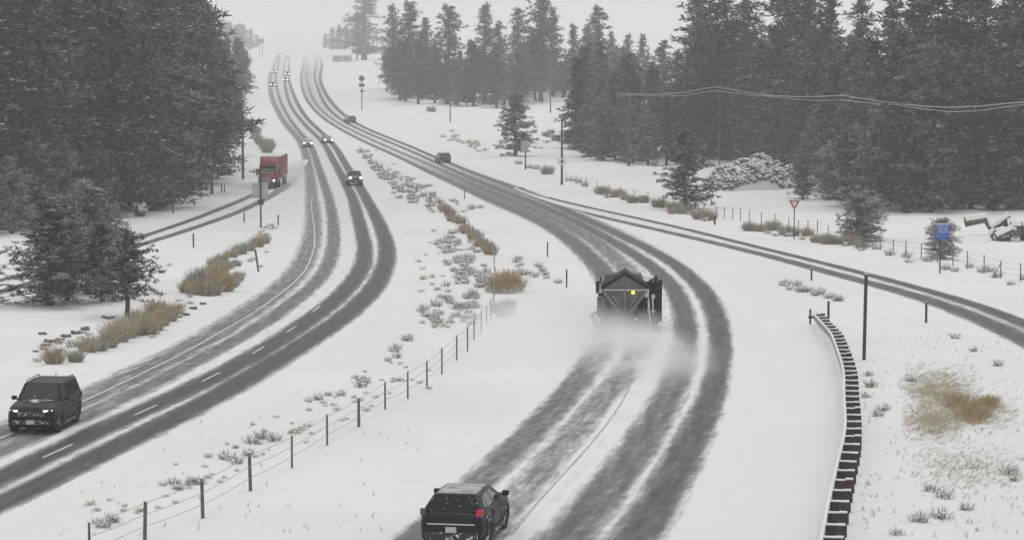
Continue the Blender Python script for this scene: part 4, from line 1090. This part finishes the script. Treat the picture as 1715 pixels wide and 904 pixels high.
    for x in (xf, xr):
        for s in (1, -1):
            wheel(root, x, s*(hw-.13), wr, .24)
    # wheel arches trim
    if det:
        for x in (xf, xr):
            for s in (1, -1):
                q = MB(); n = 14; pr = []
                for a in range(n+1):
                    th = math.pi*(-.08+1.16*a/n); c_, s2 = math.cos(th), math.sin(th); r1, r2 = wr*1.14, wr*1.26
                    y0, y1 = s*(hw-.10), s*(hw+.012)
                    pr.append([Vector((x+c_*r1, y0, wr+s2*r1)), Vector((x+c_*r1, y1, wr+s2*r1)), Vector((x+c_*r2, y1-.01*s, wr+s2*r2)), Vector((x+c_*r2, y0, wr+s2*r2))])
                q.rings(pr); q.build('arch_trim', M['trim'], root)
        for s in (1, -1):     # sill
            MB().box(((xf+xr)/2, s*(hw-.03), zb+.03), (wb-wr*2.4, .08, .12)).build('sill', M['trim'], root)
        for s in (1, -1):     # mirror
            q = MB(); q.box((cb-.28, s*(hw-.04), belt+.03), (.06, .16, .04)); q.build('mirror_arm', M['trim'], root)
            q = MB(); q.box((cb-.26, s*(hw+.06), belt+.08), (.13, .20, .15)); mo = q.build('mirror', paint, root); bevel(mo, .035, 2)
        hnd = []
        for s in (1, -1):
            for x in ((cb+rb_)/2+.05, rb_+ (cb-rb_)*.24):
                MB().box((x-.1, s*(hw+.002), belt-.13), (.18, .03, .03)).build('door_handle', M['trim'], root)
        for s in (1, -1):     # door seams
            for x in (cb-.55, (cb+rb_)/2-.12, rb_+(cb-rb_)*.14): MB().box((x, s*(hw-.012), (belt+zb)/2+.02), (.012, .03, belt-zb-.2)).build('door_seam', M['trim'], root)
    # front
    zh = hood-.20
    if det or front:
        q = MB(); q.box((hl-.01, 0, zh-.09), (.07, hw*1.08, .17)); g = q.build('grille', M['trim'], root)
        q = MB(); q.box((hl-.03, 0, zb+.20), (.10, hw*1.35, .16)); q.build('lower_intake', M['trim'], root)
        if det:
            q = MB()
            for k in range(3): q.box((hl+.028, 0, zh-.03-.055*k), (.014, hw*1.02, .014))
            q.build('grille_bar', M['chromedull'], g)
        q = MB(); q.box((hl+.03, 0, zb+.22), (.015, .31, .15)); q.build('licence_plate', M['plate'], root)
        for s in (1, -1):
            q = MB()
            q.add([(hl-.035, s*hw*.50, zh-.03), (hl-.02, s*hw*.50, zh+.055), (hl-.24, s*hw*.87, zh+.065), (hl-.24, s*hw*.87, zh-.02), (hl+.004, s*hw*.56, zh-.01), (hl+.002, s*hw*.56, zh+.03), (hl-.11, s*hw*.85, zh+.05), (hl-.11, s*hw*.85, zh-.02)],
                  [(4, 5, 6, 7), (0, 3, 2, 1), (0, 4, 7, 3), (1, 2, 6, 5), (0, 1, 5, 4), (3, 7, 6, 2)])
            if lamp == 'lamp_far': q.tube((hl-.12, s*hw*.72, zh), (hl+.03, s*hw*.72, zh), .12, .11, 10)
            q.build('headlight', M[lamp], root)
            if det:
                q = MB(); q.tube((hl-.03, s*hw*.72, zb+.17), (hl-.055+.03, s*hw*.72, zb+.17), .05, .05, 10); q.build('fog_lamp', M['trim'], root)
    # rear
    zt = deck-.13+spec.get('tz', 0); zs = deck-.13
    for s in (1, -1):
        q = MB(); x0 = -hl+.05
        q.add([(x0, s*hw*.76, zt-.10), (x0, s*hw*.76, zt+.10), (x0+.16, s*hw*.93, zt+.10), (x0+.16, s*hw*.93, zt-.08), (x0-.04, s*hw*.76, zt-.10), (x0-.035, s*hw*.76, zt+.10), (x0+.04, s*hw*.94, zt+.10), (x0+.04, s*hw*.94, zt-.08)],
              [(4, 7, 6, 5), (0, 1, 2, 3), (0, 3, 7, 4), (1, 5, 6, 2), (0, 4, 5, 1), (3, 2, 6, 7)])
        q.build('taillight', M[tail] if s < 0 else M['taildark'] if tail == 'tail' else M[tail], root)
    if det:
        MB().box((-hl-.005, 0, zs-.17), (.05, hw*1.42, .035)).build('chrome_strip', M['chrome'], root)
        q = MB(); q.box((-hl-.022, 0, zs-.33), (.02, .31, .16)); q.build('licence_plate', M['plate'], root)
        q = MB(); q.box((-hl+.03, 0, zb+.17), (.12, hw*1.6, .22)); b2 = q.build('rear_bumper', M['trim'], root); bevel(b2, .03, 2)
    if spec.get('rails'):
        for s in (1, -1):
            y = s*(yt-.05); q = MB(); pts = [Vector((ct-.12, y, z1+.0)), Vector((ct-.24, y, z1+.065)), Vector((rt_+.3, y, z1+.075)), Vector((rt_+.12, y, z1+.0))]
            q.path(pts, .02, 6); q.build('roof_rail', M['trim'], root)
    if roofsnow:
        rnd = random.Random(3); q = MB(); nx, ny = 14, 12; vs = []; x0, x1 = rt_+.03, ct-.05; yy = yt-.07
        for i in range(nx+1):
            for j in range(ny+1):
                u, v = i/nx, j/ny; e = min(u, 1-u, v, 1-v)
                vs.append((x0+(x1-x0)*u, -yy+2*yy*v, z1+.004+.012*(1-abs(2*u-1))+(.0 if e == 0 else roofsnow*(.6+rnd.random()*.6)*min(1, e*5))))
        q.add(vs, [(i*(ny+1)+j, (i+1)*(ny+1)+j, (i+1)*(ny+1)+j+1, i*(ny+1)+j+1) for i in range(nx) for j in range(ny)])
        q.build('roof_snow', M['dust'], root, True)
    return root
SUV = dict(L=4.80, W=1.86, H=1.74, belt=1.10, hood=1.06, cowl=.95, wr=.375, wb=2.82, fo=.90, cabin=(1.02, .34, -2.26, -1.98), rails=True,
           panes=[[(.20, .14), (.44, .14), (.44, .86), (.24, .86), (.17, .42)], [(.47, .14), (.72, .14), (.72, .86), (.47, .86)], [(.75, .20), (.93, .34), (.90, .80), (.75, .86)]])
SUV2 = dict(L=4.70, W=1.90, H=1.54, tumble=.67, tz=.14, belt=1.08, hood=1.00, cowl=1.0, wr=.36, wb=2.75, fo=.92, cabin=(1.10, .30, -2.26, -1.55), rails=False,
            panes=[[(.20, .14), (.44, .14), (.44, .84), (.25, .84), (.16, .42)], [(.47, .14), (.72, .14), (.72, .84), (.47, .84)], [(.75, .18), (.88, .30), (.84, .78), (.75, .84)]])
SEDAN = dict(L=4.7, W=1.82, H=1.45, belt=.92, hood=.86, deck=.95, cowl=.9, wr=.33, wb=2.75, fo=.95, zb=.22, cabin=(1.0, .25, -1.75, -1.15), rails=False,
             panes=[[(.2, .14), (.46, .14), (.46, .86), (.27, .86)], [(.5, .14), (.8, .14), (.74, .86), (.5, .86)]])
PICK = dict(L=5.7, W=2.02, H=1.92, belt=1.28, hood=1.22, cowl=1.3, deck=1.22, wr=.40, wb=3.6, fo=1.0, zb=.36, cabin=(1.35, .75, -1.05, -.85), rails=False,
            panes=[[(.2, .14), (.5, .14), (.5, .86), (.27, .86)], [(.54, .14), (.86, .14), (.84, .86), (.54, .86)]])
def place(o, X, Y, ang, dz=0):   # ang: heading, 0 = away from camera (+Y), measured clockwise towards +X
    pitch = math.atan((prof(Y+2)-prof(Y-2))/4)
    o.location = (X, Y, road_z(Y)-.012+dz); o.rotation_mode = 'XYZ'
    hd = Vector((math.sin(ang), math.cos(ang), 0)); hd.z = (prof(Y+hd.y)-prof(Y-hd.y))/2; hd.normalize()
    side = Vector((0, 0, 1)).cross(hd).normalized(); up = hd.cross(side)
    o.rotation_euler = Matrix((hd, side, up)).transposed().to_euler()
# near left car, coming towards the camera
c = car('suv', 'black sport utility car with lit headlights driving towards us at far left', 'car', SUV, M['carblack'])
X, Y = wxy(51, 731); a = R(180+3.5); place(c, X+2.4*math.sin(R(3.5)), Y+2.4, a)
q = MB(); nx, ny = 10, 12; vs_ = []
for i in range(nx+1):
    for j in range(ny+1):
        u, v = i/nx, j/ny; vs_.append((1.05+.95*u, -.68+1.36*v, 1.145-.025*u-.10*u*u-.05*abs(2*v-1)**2+.012))
q.add(vs_, [(i*(ny+1)+j, (i+1)*(ny+1)+j, (i+1)*(ny+1)+j+1, i*(ny+1)+j+1) for i in range(nx) for j in range(ny)]); q.build('hood_snow', M['hoodsnow'], c, True)
q = MB(); q.tube((-1.7, 0, 1.74), (-1.78, 0, 1.86), .02, .01, 6); q.build('antenna', M['trim'], c)
# near car driving away
c = car('suv', 'black hatchback car with snowy roof and red tail lamp driving away in foreground', 'car', SUV2, M['carblack'], front=False, tail='tail', roofsnow=.02, glassr='glass_snow')
X, Y = wxy(757, 926); place(c, X+2.3*math.sin(R(9)), Y+2.3, R(9.5))
# pickup and others
far = []
c = car('pickup_truck', 'grey pickup with two lit headlights in the nearer group on the left highway', 'pickup', PICK, M['cargrey'], 'lamp_far', det=False); q = wxy(591, 312); place(c, q[0], q[1]+2.8, R(180-7.5)); far.append(c)
c1 = car('car', 'dark car with lit headlights beyond the pickup in the right lane of the left highway', 'car', SEDAN, M['cargrey'], 'lamp_far', det=False); q = wxy(546, 241); place(c1, q[0], q[1]+2.3, R(180-12))
c2 = car('car', 'pale car with lit headlights level with the red truck top, on left highway left lane', 'car', SUV2, M['carsilver'], 'lamp_far', det=False); q = wxy(514, 248); place(c2, q[0], q[1]+2.3, R(180-4))
c3 = car('van', 'grey van driving away on the right highway near the lone rounded pine', 'van', dict(SUV, H=1.62, W=1.95), M['cargrey'], det=False, front=False); q = wxy(741, 274); place(c3, q[0], q[1]+2.3, R(-12))
def cp(src, x, y, ang, label, grp=None):
    o = copy_tree(src); q = wxy(x, y); place(o, q[0], q[1]+2.3, ang); o['label'] = label
    if grp: o['group'] = grp
cp(c3, 585, 207, R(-17), 'small dark vehicle on the distant right highway beside the warning sign')
HG = 'distant cars with lit headlights on the left highway'
cp(c1, 457, 146, R(180-2), 'distant car with bright headlights, nearest of the faint group in the left lane', HG)
cp(c1, 481, 127, R(180), 'distant car with headlights in the right lane, nearer of its two', HG)
cp(c2, 478, 138, R(180), 'distant dark car leading the right lane of the faint group', HG)
cp(c2, 459, 124, R(180), 'distant faint car in the left lane just behind the bright nearest one', HG)
for (x, y) in [(463, 100), (467, 96), (479, 98), (466, 104), (480, 102)]: cp(c1, x, y, R(180), 'faintest distant car with headlights where the left highway vanishes', HG)

# ------------------------------------------------------------------ plough truck (driving away)
def plow_truck():
    o = empty('plough_truck', (0, 0, 0), 0, 'dark snow plough truck with hopper body and amber light driving away', 'plough truck')
    # forward = +X ; rear at x=-4.2
    fr = MB(); fr.box((-.2, .42, .85), (7.6, .12, .26)); fr.box((-.2, -.42, .85), (7.6, .12, .26)); fr.box((-3.9, 0, .85), (.1, .9, .26)); fr.build('chassis', M['darksteel'], o)
    for x in (-1.5, -2.85):
        for s in (1, -1):
            wheel(o, x, s*.98, .52, .52, 6)
    for s in (1, -1): wheel(o, 3.0, s*1.0, .52, .32, 6)
    # cab
    q = MB(); q.rings([[Vector((x, y, z)) for y, z in ((-1.1, .8), (1.1, .8), (1.15, 1.9), (.98, zt), (-.98, zt), (-1.15, 1.9))] for x, zt in ((.9, 2.75), (2.1, 2.8), (2.6, 1.95), (3.9, 1.75))])
    cabo = q.build('cab', M['hopper'], o); bevel(cabo, .06, 2)
    pane([(.89, 1.05, 1.9), (.89, -1.05, 1.9), (.89, -.95, 2.75), (.89, .95, 2.75)], [(.1, .1), (.9, .1), (.9, .85), (.1, .85)], 'rear_window', M['glass'], o)
    # hopper: V box, wide top, narrow bottom
    x0, x1 = -4.0, .6
    prof_ = [(-.42, 1.05), (.42, 1.05), (1.12, 2.15), (1.16, 2.28), (-1.16, 2.28), (-1.12, 2.15)]
    q = MB(); q.rings([[Vector((x, y, z)) for y, z in prof_] for x in (x1, x0)]); hp = q.build('hopper', M['hopper'], o)
    # ribs down the rear face and slanting struts
    rb1 = MB()
    for s in (1, -1):
        rb1.tube((x0-.05, s*1.08, 2.15), (x0-.05, s*.30, 1.12), .035, .035, 6); rb1.tube((x0-.05, s*.62, 1.95), (x0-.05, s*.25, 1.4), .025, .025, 6)
    rb1.tube((x0-.05, 0, 2.2), (x0-.05, 0, 1.2), .03, .03, 6); rb1.build('hopper_rib', M['steel'], hp)
    for s in (1, -1):
        for k in range(5):
            xx = x0+.4+k*.95; MB().tube((xx, s*1.14, 2.2), (xx, s*.46, 1.08), .04, .04, 6).build('side_rib', M['hopper'], hp)
    # pitched tarp roof with dark edges
    gz_ = 3.02
    q = MB(); q.rings([[Vector((x, y, z)) for y, z in ((-1.16, 2.30), (1.16, 2.30), (0, gz_))] for x in (x1, x0+.02)]); q.build('tarp', M['tarp'], o)
    for s in (1, -1):
        a = Vector((x0-.03, s*1.24, 2.30)); b = Vector((x0-.03, 0, gz_+.06)); d = (b-a)
        q = MB(); ang = math.atan2(d.z, -s*d.y)
        q.slab([a, b, b+Vector((0, 0, .15)), a+Vector((0, 0, .15))] if s > 0 else [a, a+Vector((0, 0, .15)), b+Vector((0, 0, .15)), b], -.10)
        q.slab([a+Vector((0, 0, .02)), Vector((x1+.1, s*1.24, 2.32)), Vector((x1+.1, 0, gz_+.07)), b+Vector((0, 0, .02))], .05)
        q.build('roof_edge', M['plowblack'], o)
    MB().box((x0-.07, -.02, 2.27), (.07, 2.25, .07)).build('light_bar', M['chrome'], o)
    q = MB(); q.tube((x0-.10, -.42, 2.14), (x0-.22, -.42, 2.14), .085, .07, 12); q.build('beacon', M['amber'], o)
    # spreader chute and spinner
    q = MB(); q.box((x0-.30, 0, .88), (.5, .75, .5)); q.tube((x0-.45, 0, .42), (x0-.45, 0, .48), .38, .38, 18); q.box((x0-.05, 0, .62), (.1, 2.1, .1))
    q.build('spreader', M['hopper'], o)
    for s in (1, -1): MB().box((x0+.15, s*.98, .62), (.04, .55, .75)).build('mud_flap', M['plowblack'], o)
    for s in (1, -1):
        MB().box((x0-.02, s*.85, .95), (.06, .35, .12)).build('taillight', M['taildark'], o)
    # side tool boxes
    for s in (1, -1): MB().box((-.2, s*.86, 1.2), (2.6, .34, .5)).build('side_tank', M['hopper'], o)
    # right hand folded wing plough: tall dark stack
    q = MB()
    q.rings([[Vector((x, -1.62-c_, z)) for x in (-3.3, .6)]+[Vector((x, -1.40-c_*.2, z)) for x in (.6, -3.3)] for z, c_ in ((.45, .16), (.9, .06), (1.4, .02), (1.9, .05), (2.35, .14), (2.6, .2))])
    w1 = q.build('wing_plough', M['plowblack'], o)
    q = MB(); q.box((-3.38, -1.70, 1.45), (.16, .48, 1.75)); q.box((-3.4, -1.34, 2.25), (.16, .15, 1.05)); q.box((-3.4, -1.62, 2.5), (.16, .14, .8)); q.box((-3.3, -1.86, 2.35), (.2, .17, .8)); q.tube((-3.4, -1.62, 2.85), (-3.4, -1.62, 2.98), .09, .07, 8)
    q.build('wing_mast', M['plowblack'], o)
    q = MB(); q.tube((-3.48, -1.48, 1.0), (-3.48, -1.44, 2.0), .06, .06, 8); q.box((-3.5, -1.48, 1.9), (.08, .18, .22)); q.tube((-3.5, -1.15, 1.08), (-3.5, -1.6, 1.15), .045, .045, 6); q.build('hydraulic_ram', M['chrome'], o)
    MB().box((-3.35, -1.28, 2.84), (.3, .22, .10)).build('snow_cap', M['snowcap'], o)
    # left side: mirror mast and low wing arm
    q = MB(); q.box((-3.2, 1.42, 2.35), (.16, .17, .62)); q.tube((-3.2, 1.3, 2.6), (-3.2, 1.22, 2.9), .04, .04, 6); q.box((-3.2, 1.25, 1.95), (.14, .25, .2)); q.build('left_mast', M['plowblack'], o)
    q = MB(); q.tube((-2.6, 1.1, 1.2), (-2.8, 1.75, .85), .07, .07, 8); q.rings([[Vector((x, 1.72+c_+.12*(x+2.8), z)), Vector((x, 1.62+c_+.12*(x+2.8), z))] if False else [Vector((x, 1.75+c_, z)), Vector((x+.0, 1.65+c_, z)), Vector((x+.9, 1.5+c_, z)), Vector((x+.9, 1.6+c_, z))] for z, c_, x in ((.3, -.15, -3.0), (.55, -.05, -3.0), (.85, .12, -3.0))])
    q.build('left_wing', M['hopper'], o)
    # front plough
    q = MB(); q.rings([[Vector((4.6+c_, -1.4, z)), Vector((4.7+c_, -1.4, z)), Vector((4.7+c_, 1.4, z)), Vector((4.6+c_, 1.4, z))] for z, c_ in ((.1, .25), (.5, .05), (.9, 0), (1.25, .18))]); q.build('front_plough', M['plowblack'], o)
    for s in (1, -1): MB().box((2.3, s*1.38, 2.1), (.12, .2, .42)).build('mirror', M['plowblack'], o)
    return o
pt = plow_truck()
X, Y = wxy(1045, 560); place(pt, X+.15, Y+4.0, R(1.5))
pt_loc = Vector(pt.location)

# ------------------------------------------------------------------ red lorry
def red_truck():
    o = empty('red_truck', (0, 0, 0), 0, 'dark red lorry with trailer coming down the side road', 'lorry')
    q = MB(); q.box((-3.5, .4, .8), (13, .12, .22)); q.box((-3.5, -.4, .8), (13, .12, .22)); q.build('chassis', M['darksteel'], o)
    # hood
    q = MB(); q.rings([[Vector((x, s*w_, z)) for s, z in ((-1, .65), (1, .65))]+[Vector((x, w_*.95, zt-.15)), Vector((x, w_*.7, zt)), Vector((x, -w_*.7, zt)), Vector((x, -w_*.95, zt-.15))] for x, w_, zt in ((3.1, .75, 1.55), (2.9, .95, 1.7), (1.2, 1.1, 1.95))])
    hd = q.build('hood', M['red'], o); bevel(hd, .07, 2)
    # cab + sleeper
    q = MB(); q.rings([[Vector((x, -1.2, .7)), Vector((x, 1.2, .7)), Vector((x, 1.22, 2.0)), Vector((x, w_, zt)), Vector((x, -w_, zt)), Vector((x, -1.22, 2.0))] for x, w_, zt in ((1.25, 1.0, 2.0), (.75, 1.02, 2.9), (.2, 1.05, 3.5), (-.6, 1.12, 3.95), (-1.6, 1.15, 4.0))])
    cb = q.build('cab', M['red'], o); bevel(cb, .08, 2)
    pane([(1.25, -1.0, 2.0), (1.25, 1.0, 2.0), (.75, 1.0, 2.9), (.75, -1.0, 2.9)], [(.08, .12), (.92, .12), (.9, .9), (.1, .9)], 'windshield', M['glass'], o, .03, .02)
    q = MB(); q.box((.95, 0, 2.93), (.55, 2.15, .07)); q.build('sun_visor', M['redsnow'], o)
    q = MB(); q.box((1.6, 0, 2.0), (.9, 1.5, .05)); q.build('hood_snow', M['snowcap'], o)
    q = MB(); q.box((3.12, 0, 1.15), (.08, 1.1, .8)); q.build('grille', M['steel'], o)
    q = MB(); q.box((3.2, 0, .62), (.25, 2.2, .32)); bo = q.build('bumper', M['darksteel'], o); bevel(bo, .05, 2)
    for s in (1, -1):
        MB().box((3.02, s*.93, 1.1), (.2, .28, .24)).build('headlight', M['lamp'] if s > 0 else M['steel'], o)
        MB().box((1.0, s*1.42, 2.2), (.12, .18, .7)).build('mirror', M['darksteel'], o)
        MB().tube((-1.75, s*1.15, .8), (-1.75, s*1.15, 3.9), .08, .08, 8).build('exhaust_stack', M['steel'], o)
        wheel(o, 2.2, s*1.0, .5, .32); wheel(o, -2.3, s*.95, .5, .5); wheel(o, -3.6, s*.95, .5, .5); wheel(o, -13.0, s*.95, .5, .5); wheel(o, -14.2, s*.95, .5, .5)
        pane([(.3, s*1.23, 2.0), (1.1, s*1.2, 2.0), (.75, s*1.1, 2.8), (.3, s*1.12, 2.8)] if s < 0 else [(1.1, s*1.2, 2.0), (.3, s*1.23, 2.0), (.3, s*1.12, 2.8), (.75, s*1.1, 2.8)], [(.1, .1), (.9, .1), (.9, .9), (.1, .9)], 'side_window', M['glass'], o, .02)
    q = MB(); q.box((-9.0, 0, 2.55), (12.6, 2.55, 2.8)); tr = q.build('trailer', M['redsnow'], o); bevel(tr, .05, 2)
    MB().box((-9.0, 0, 3.99), (12.4, 2.4, .08)).build('roof_snow', M['snowcap'], o)
    return o
rtk = red_truck()
X, Y = wxy(458, 318); 
place(rtk, X-.9, Y+3.2, R(180-.3))

# ------------------------------------------------------------------ rock pile, junk at right, far buildings
def rock_pile():
    rnd = random.Random(12); c = P(1273, 318); mb = MB(); pp = px_per_m(318)
    W_, H_ = 86/pp, 3.9
    core = []
    n = 0
    for i in range(1500):
        u = rnd.uniform(-1, 1); v = rnd.uniform(-1, .7)
        hh = H_*(1+.07*math.sin(u*7+1)+.10*math.sin(u*15+v*6))*max(0, 1-(u*u)*.9-(v*v)*.75)**.7
        if hh <= .1: continue
        if u > .45 and rnd.random() < .75: continue
        r = rnd.uniform(.14, .36)
        p = Vector((u*W_, v*4.5, hh*rnd.uniform(.90, 1.0)-.2))
        mb.blob(p, (r*1.15, r, r*.95), i, 0, 6, 4, .3); mb.blob(p+Vector((0, 0, r*.62)), (r*.95, r*.9, r*.45), i+999, 1, 6, 4, .12)
    # core mound
    vs = []; nx, ny = 28, 14
    for i in range(nx+1):
        for j in range(ny+1):
            u = -1.08+2.16*i/nx; v = -1.05+2.1*j/ny
            vs.append((u*W_*1.02, v*4.6, max(-1.6, H_*max(0, 1-(u*u)*.9-(v*v)*.75)**.7-.55-1.3*(max(abs(u), abs(v))>1))))
    mb.add(vs, [(i*(ny+1)+j, (i+1)*(ny+1)+j, (i+1)*(ny+1)+j+1, i*(ny+1)+j+1) for i in range(nx) for j in range(ny)], 1)
    o = mb.build('rock_pile', [M['rock'], M['snowcap']]); o.location = c+Vector((0, 5, 0)); tag(o, 'big heap of snow covered rocks in front of the right forest', 'rock pile', None, 'stuff')
rock_pile()
# leaning snowy log over the pile
def log(pa, pb, r, label, snow=.7, name='fallen_log'):
    a = Vector(pa); b = Vector(pb); o = empty(name, a, 0, label, 'log')
    MB().tube((0, 0, 0), b-a, r, r*.8, 10).build('trunk', M['bark'], o)
    MB().tube(Vector((0, 0, r*.5)), b-a+Vector((0, 0, r*.45)), r*.95, r*.8, 10).build('snow_cap', M['snowcap'], o)
def above(x, y, yb):     # point at photo (x,y) at the depth of ground row yb
    z = F/px_per_m(yb); Y, Z = ray_yz(y, z); return Vector(((x-CX)/F*z, Y, Z))
log(above(1616, 372, 392), above(1652, 366, 392), .45, 'snow covered log lying left of the heap at the right forest edge')
log(above(1650, 365, 392), above(1662, 388, 392), .3, 'snow topped log slanting down beside the heap at right edge')
log(above(1660, 385, 400), above(1690, 362, 400), .35, 'snow topped log rising to the upper right in the right edge heap')
log(above(1668, 398, 404), above(1697, 384, 404), .35, 'lowest snow topped log of the right edge heap')
p = P(1680, 402); mb = MB()
for i in range(26):
    rnd = random.Random(i); mb.blob((rnd.uniform(-1.1, 1.1), rnd.uniform(-.8, .8), rnd.uniform(.1, 1.0)), (.4, .4, .3), i, 1 if i % 3 else 0, 7, 4, .3)
o = mb.build('snow_heap', [M['rock'], M['snowcap']]); o.location = p; tag(o, 'lumpy snow covered heap of debris at the right forest edge', 'heap')
mb = MB()
for i in range(16):
    rnd = random.Random(60+i); mb.blob((rnd.uniform(-2.2, 2.0), rnd.uniform(-1, 1), rnd.uniform(-.1, .9)), (.9, .8, .6), i, 0 if i % 5 == 0 else 1, 8, 5, .25)
o = mb.build('snow_mound', [M['rock'], M['snowcap']]); o.location = P(206, 362); tag(o, 'rounded snow mound at the foot of the left forest above the pine clump', 'snow mound')
# snow-topped dark round tank
pp = px_per_m(398); p = P(1712, 400); o = empty('storage_tank', p, 0, 'dark rounded snow topped tank at the right picture edge', 'tank')
q = MB(); q.tube((-1.3, 0, .95), (2.2, .6, .95), .95, .95, 20); q.tube((-1.36, 0, .95), (-1.3, 0, .95), .8, .95, 20); t_ = q.build('tank', M['darksteel'], o, False)
q = MB(); q.rings([[Vector((x, y+.17*(x+1.3), z)) for y, z in ((-.9, 1.35), (-.6, 1.8), (0, 2.05), (.6, 1.8), (.9, 1.35), (0, 1.6))] for x in (-1.38, 2.25)]); q.build('snow_cap', M['snowcap'], o)
for x in (-1.32, -.3, .8): MB().tube((x-.05, .0+.17*(x+1.3), .95), (x+.05, .02+.17*(x+1.3), .95), 1.0, 1.0, 20).build('hoop', M['darksteel'], o)

def house(x, yb, wd, dp, wh, rh, label, nwin=3, lit=False):
    p = P(x, yb); o = empty('house', p, 0, label, 'building')
    MB().box((0, dp/2, wh/2), (wd, dp, wh)).build('wall', M['wallpale'], o)
    q = MB(); e = .5
    q.rings([[Vector((xx, -e, wh-.1)), Vector((xx, dp/2, wh+rh)), Vector((xx, dp+e, wh-.1)), Vector((xx, dp+e, wh+.15)), Vector((xx, dp/2, wh+rh+.35)), Vector((xx, -e, wh+.15))] for xx in (-wd/2-e, wd/2+e)])
    q.build('roof', M['snowcap'], o)
    for i in range(nwin):
        xx = -wd/2+wd*(i+.5)/nwin; w_ = MB().box((xx, -.03, wh*.55), (1.3, .05, 1.2)).build('window', M['darkwin'] if not lit else M['winlit'], o)
        f = MB(); f.box((xx, -.06, wh*.55+.65), (1.5, .06, .12)); f.box((xx, -.06, wh*.55-.65), (1.5, .06, .12)); f.build('frame', M['signwhite'], w_)
    return o
house(572, 104, 9, 12, 3.2, 2.6, 'low building with snowy roof just right of the vanishing highway', 2)
house(638, 88, 26, 10, 4.0, 1.5, 'long pale building half hidden behind the lone tall pine', 6)
for (x, yb, yt) in [(618, 92, 40), (631, 90, 50), (647, 90, 48), (660, 92, 45)]:
    upole(x, yb, yt, 'thin distant pole standing by the long pale building', arm=False, r=.28, group='thin distant poles by the long pale building')

# ------------------------------------------------------------------ spray thrown up by the plough and the lorry
def spray(name, label, loc, size, dens, col, seed, rz=0, lo=.38):
    mb = MB(); mb.blob((0, 0, 0), (1, 1, 1), seed, 0, 20, 12, .0)
    m = bpy.data.materials.new(name); m.use_nodes = True; t = m.node_tree; t.nodes.clear(); L = t.links.new
    out = t.nodes.new('ShaderNodeOutputMaterial'); pv = t.nodes.new('ShaderNodeVolumePrincipled'); L(pv.outputs[0], out.inputs['Volume'])
    pv.inputs['Color'].default_value = (*col, 1); pv.inputs['Anisotropy'].default_value = 0
    tc = t.nodes.new('ShaderNodeTexCoord'); ln = t.nodes.new('ShaderNodeVectorMath'); ln.operation = 'LENGTH'; L(tc.outputs['Object'], ln.inputs[0])
    mr = t.nodes.new('ShaderNodeMapRange'); mr.interpolation_type = 'SMOOTHSTEP'; mr.inputs['From Min'].default_value = .98; mr.inputs['From Max'].default_value = .1
    mr.inputs['To Min'].default_value = 0; mr.inputs['To Max'].default_value = dens; L(ln.outputs['Value'], mr.inputs['Value'])
    n = t.nodes.new('ShaderNodeTexNoise'); n.inputs['Scale'].default_value = 2.2; n.inputs['Detail'].default_value = 3; L(tc.outputs['Object'], n.inputs['Vector'])
    m2 = t.nodes.new('ShaderNodeMapRange'); m2.inputs['From Min'].default_value = lo; m2.inputs['From Max'].default_value = .68; L(n.outputs['Fac'], m2.inputs['Value'])
    mu = t.nodes.new('ShaderNodeMath'); mu.operation = 'MULTIPLY'; L(mr.outputs[0], mu.inputs[0]); L(m2.outputs[0], mu.inputs[1]); L(mu.outputs[0], pv.inputs['Density'])
    o = mb.build(name, m); o.location = loc; o.scale = size; o.rotation_euler = (0, 0, rz); tag(o, label, 'spray', None, 'stuff'); return o
b = pt_loc
spray('snow_spray', 'cloud of powder snow thrown up behind the plough truck', (b.x-.4, b.y-18, b.z+.3), (4.8, 18, 2.2), .60, (.985, .985, .985), 1)
spray('snow_spray', 'broad drift of powder snow blown off left of the plough truck', (b.x-4.4, b.y-8, b.z+.6), (5.4, 17, 2.4), .30, (.985, .985, .985), 2, 0, .12)
b = Vector(rtk.location)
spray('snow_spray', 'thin powder snow trailing right behind the red lorry', (b.x+2.6, b.y+9, b.z+1.2), (2.6, 12, 2.0), .16, (.93, .92, .91), 3)

# ------------------------------------------------------------------ haze
def haze():
    x0, x1, y0, y1, z0, z1 = -4300, 4300, -40, 7300, -8, prof(7100)+22
    zmin = min(prof(22+i*8) for i in range(886)); z0 = zmin-2.2
    mb = MB(); mb.box(((x0+x1)/2, (y0+y1)/2, (z0+z1)/2), (x1-x0, y1-y0, z1-z0))
    m = bpy.data.materials.new('haze'); m.use_nodes = True; t = m.node_tree; t.nodes.clear()
    out = t.nodes.new('ShaderNodeOutputMaterial'); pv = t.nodes.new('ShaderNodeVolumePrincipled'); t.links.new(pv.outputs[0], out.inputs['Volume'])
    pv.inputs['Color'].default_value = (.97, .972, .98, 1); pv.inputs['Density'].default_value = .00038; pv.inputs['Anisotropy'].default_value = 0
    m.cycles.homogeneous_volume = True if hasattr(m.cycles, 'homogeneous_volume') else None
    o = mb.build('haze', m); tag(o, 'falling snow haze filling the valley', 'haze', None, 'stuff')
haze()
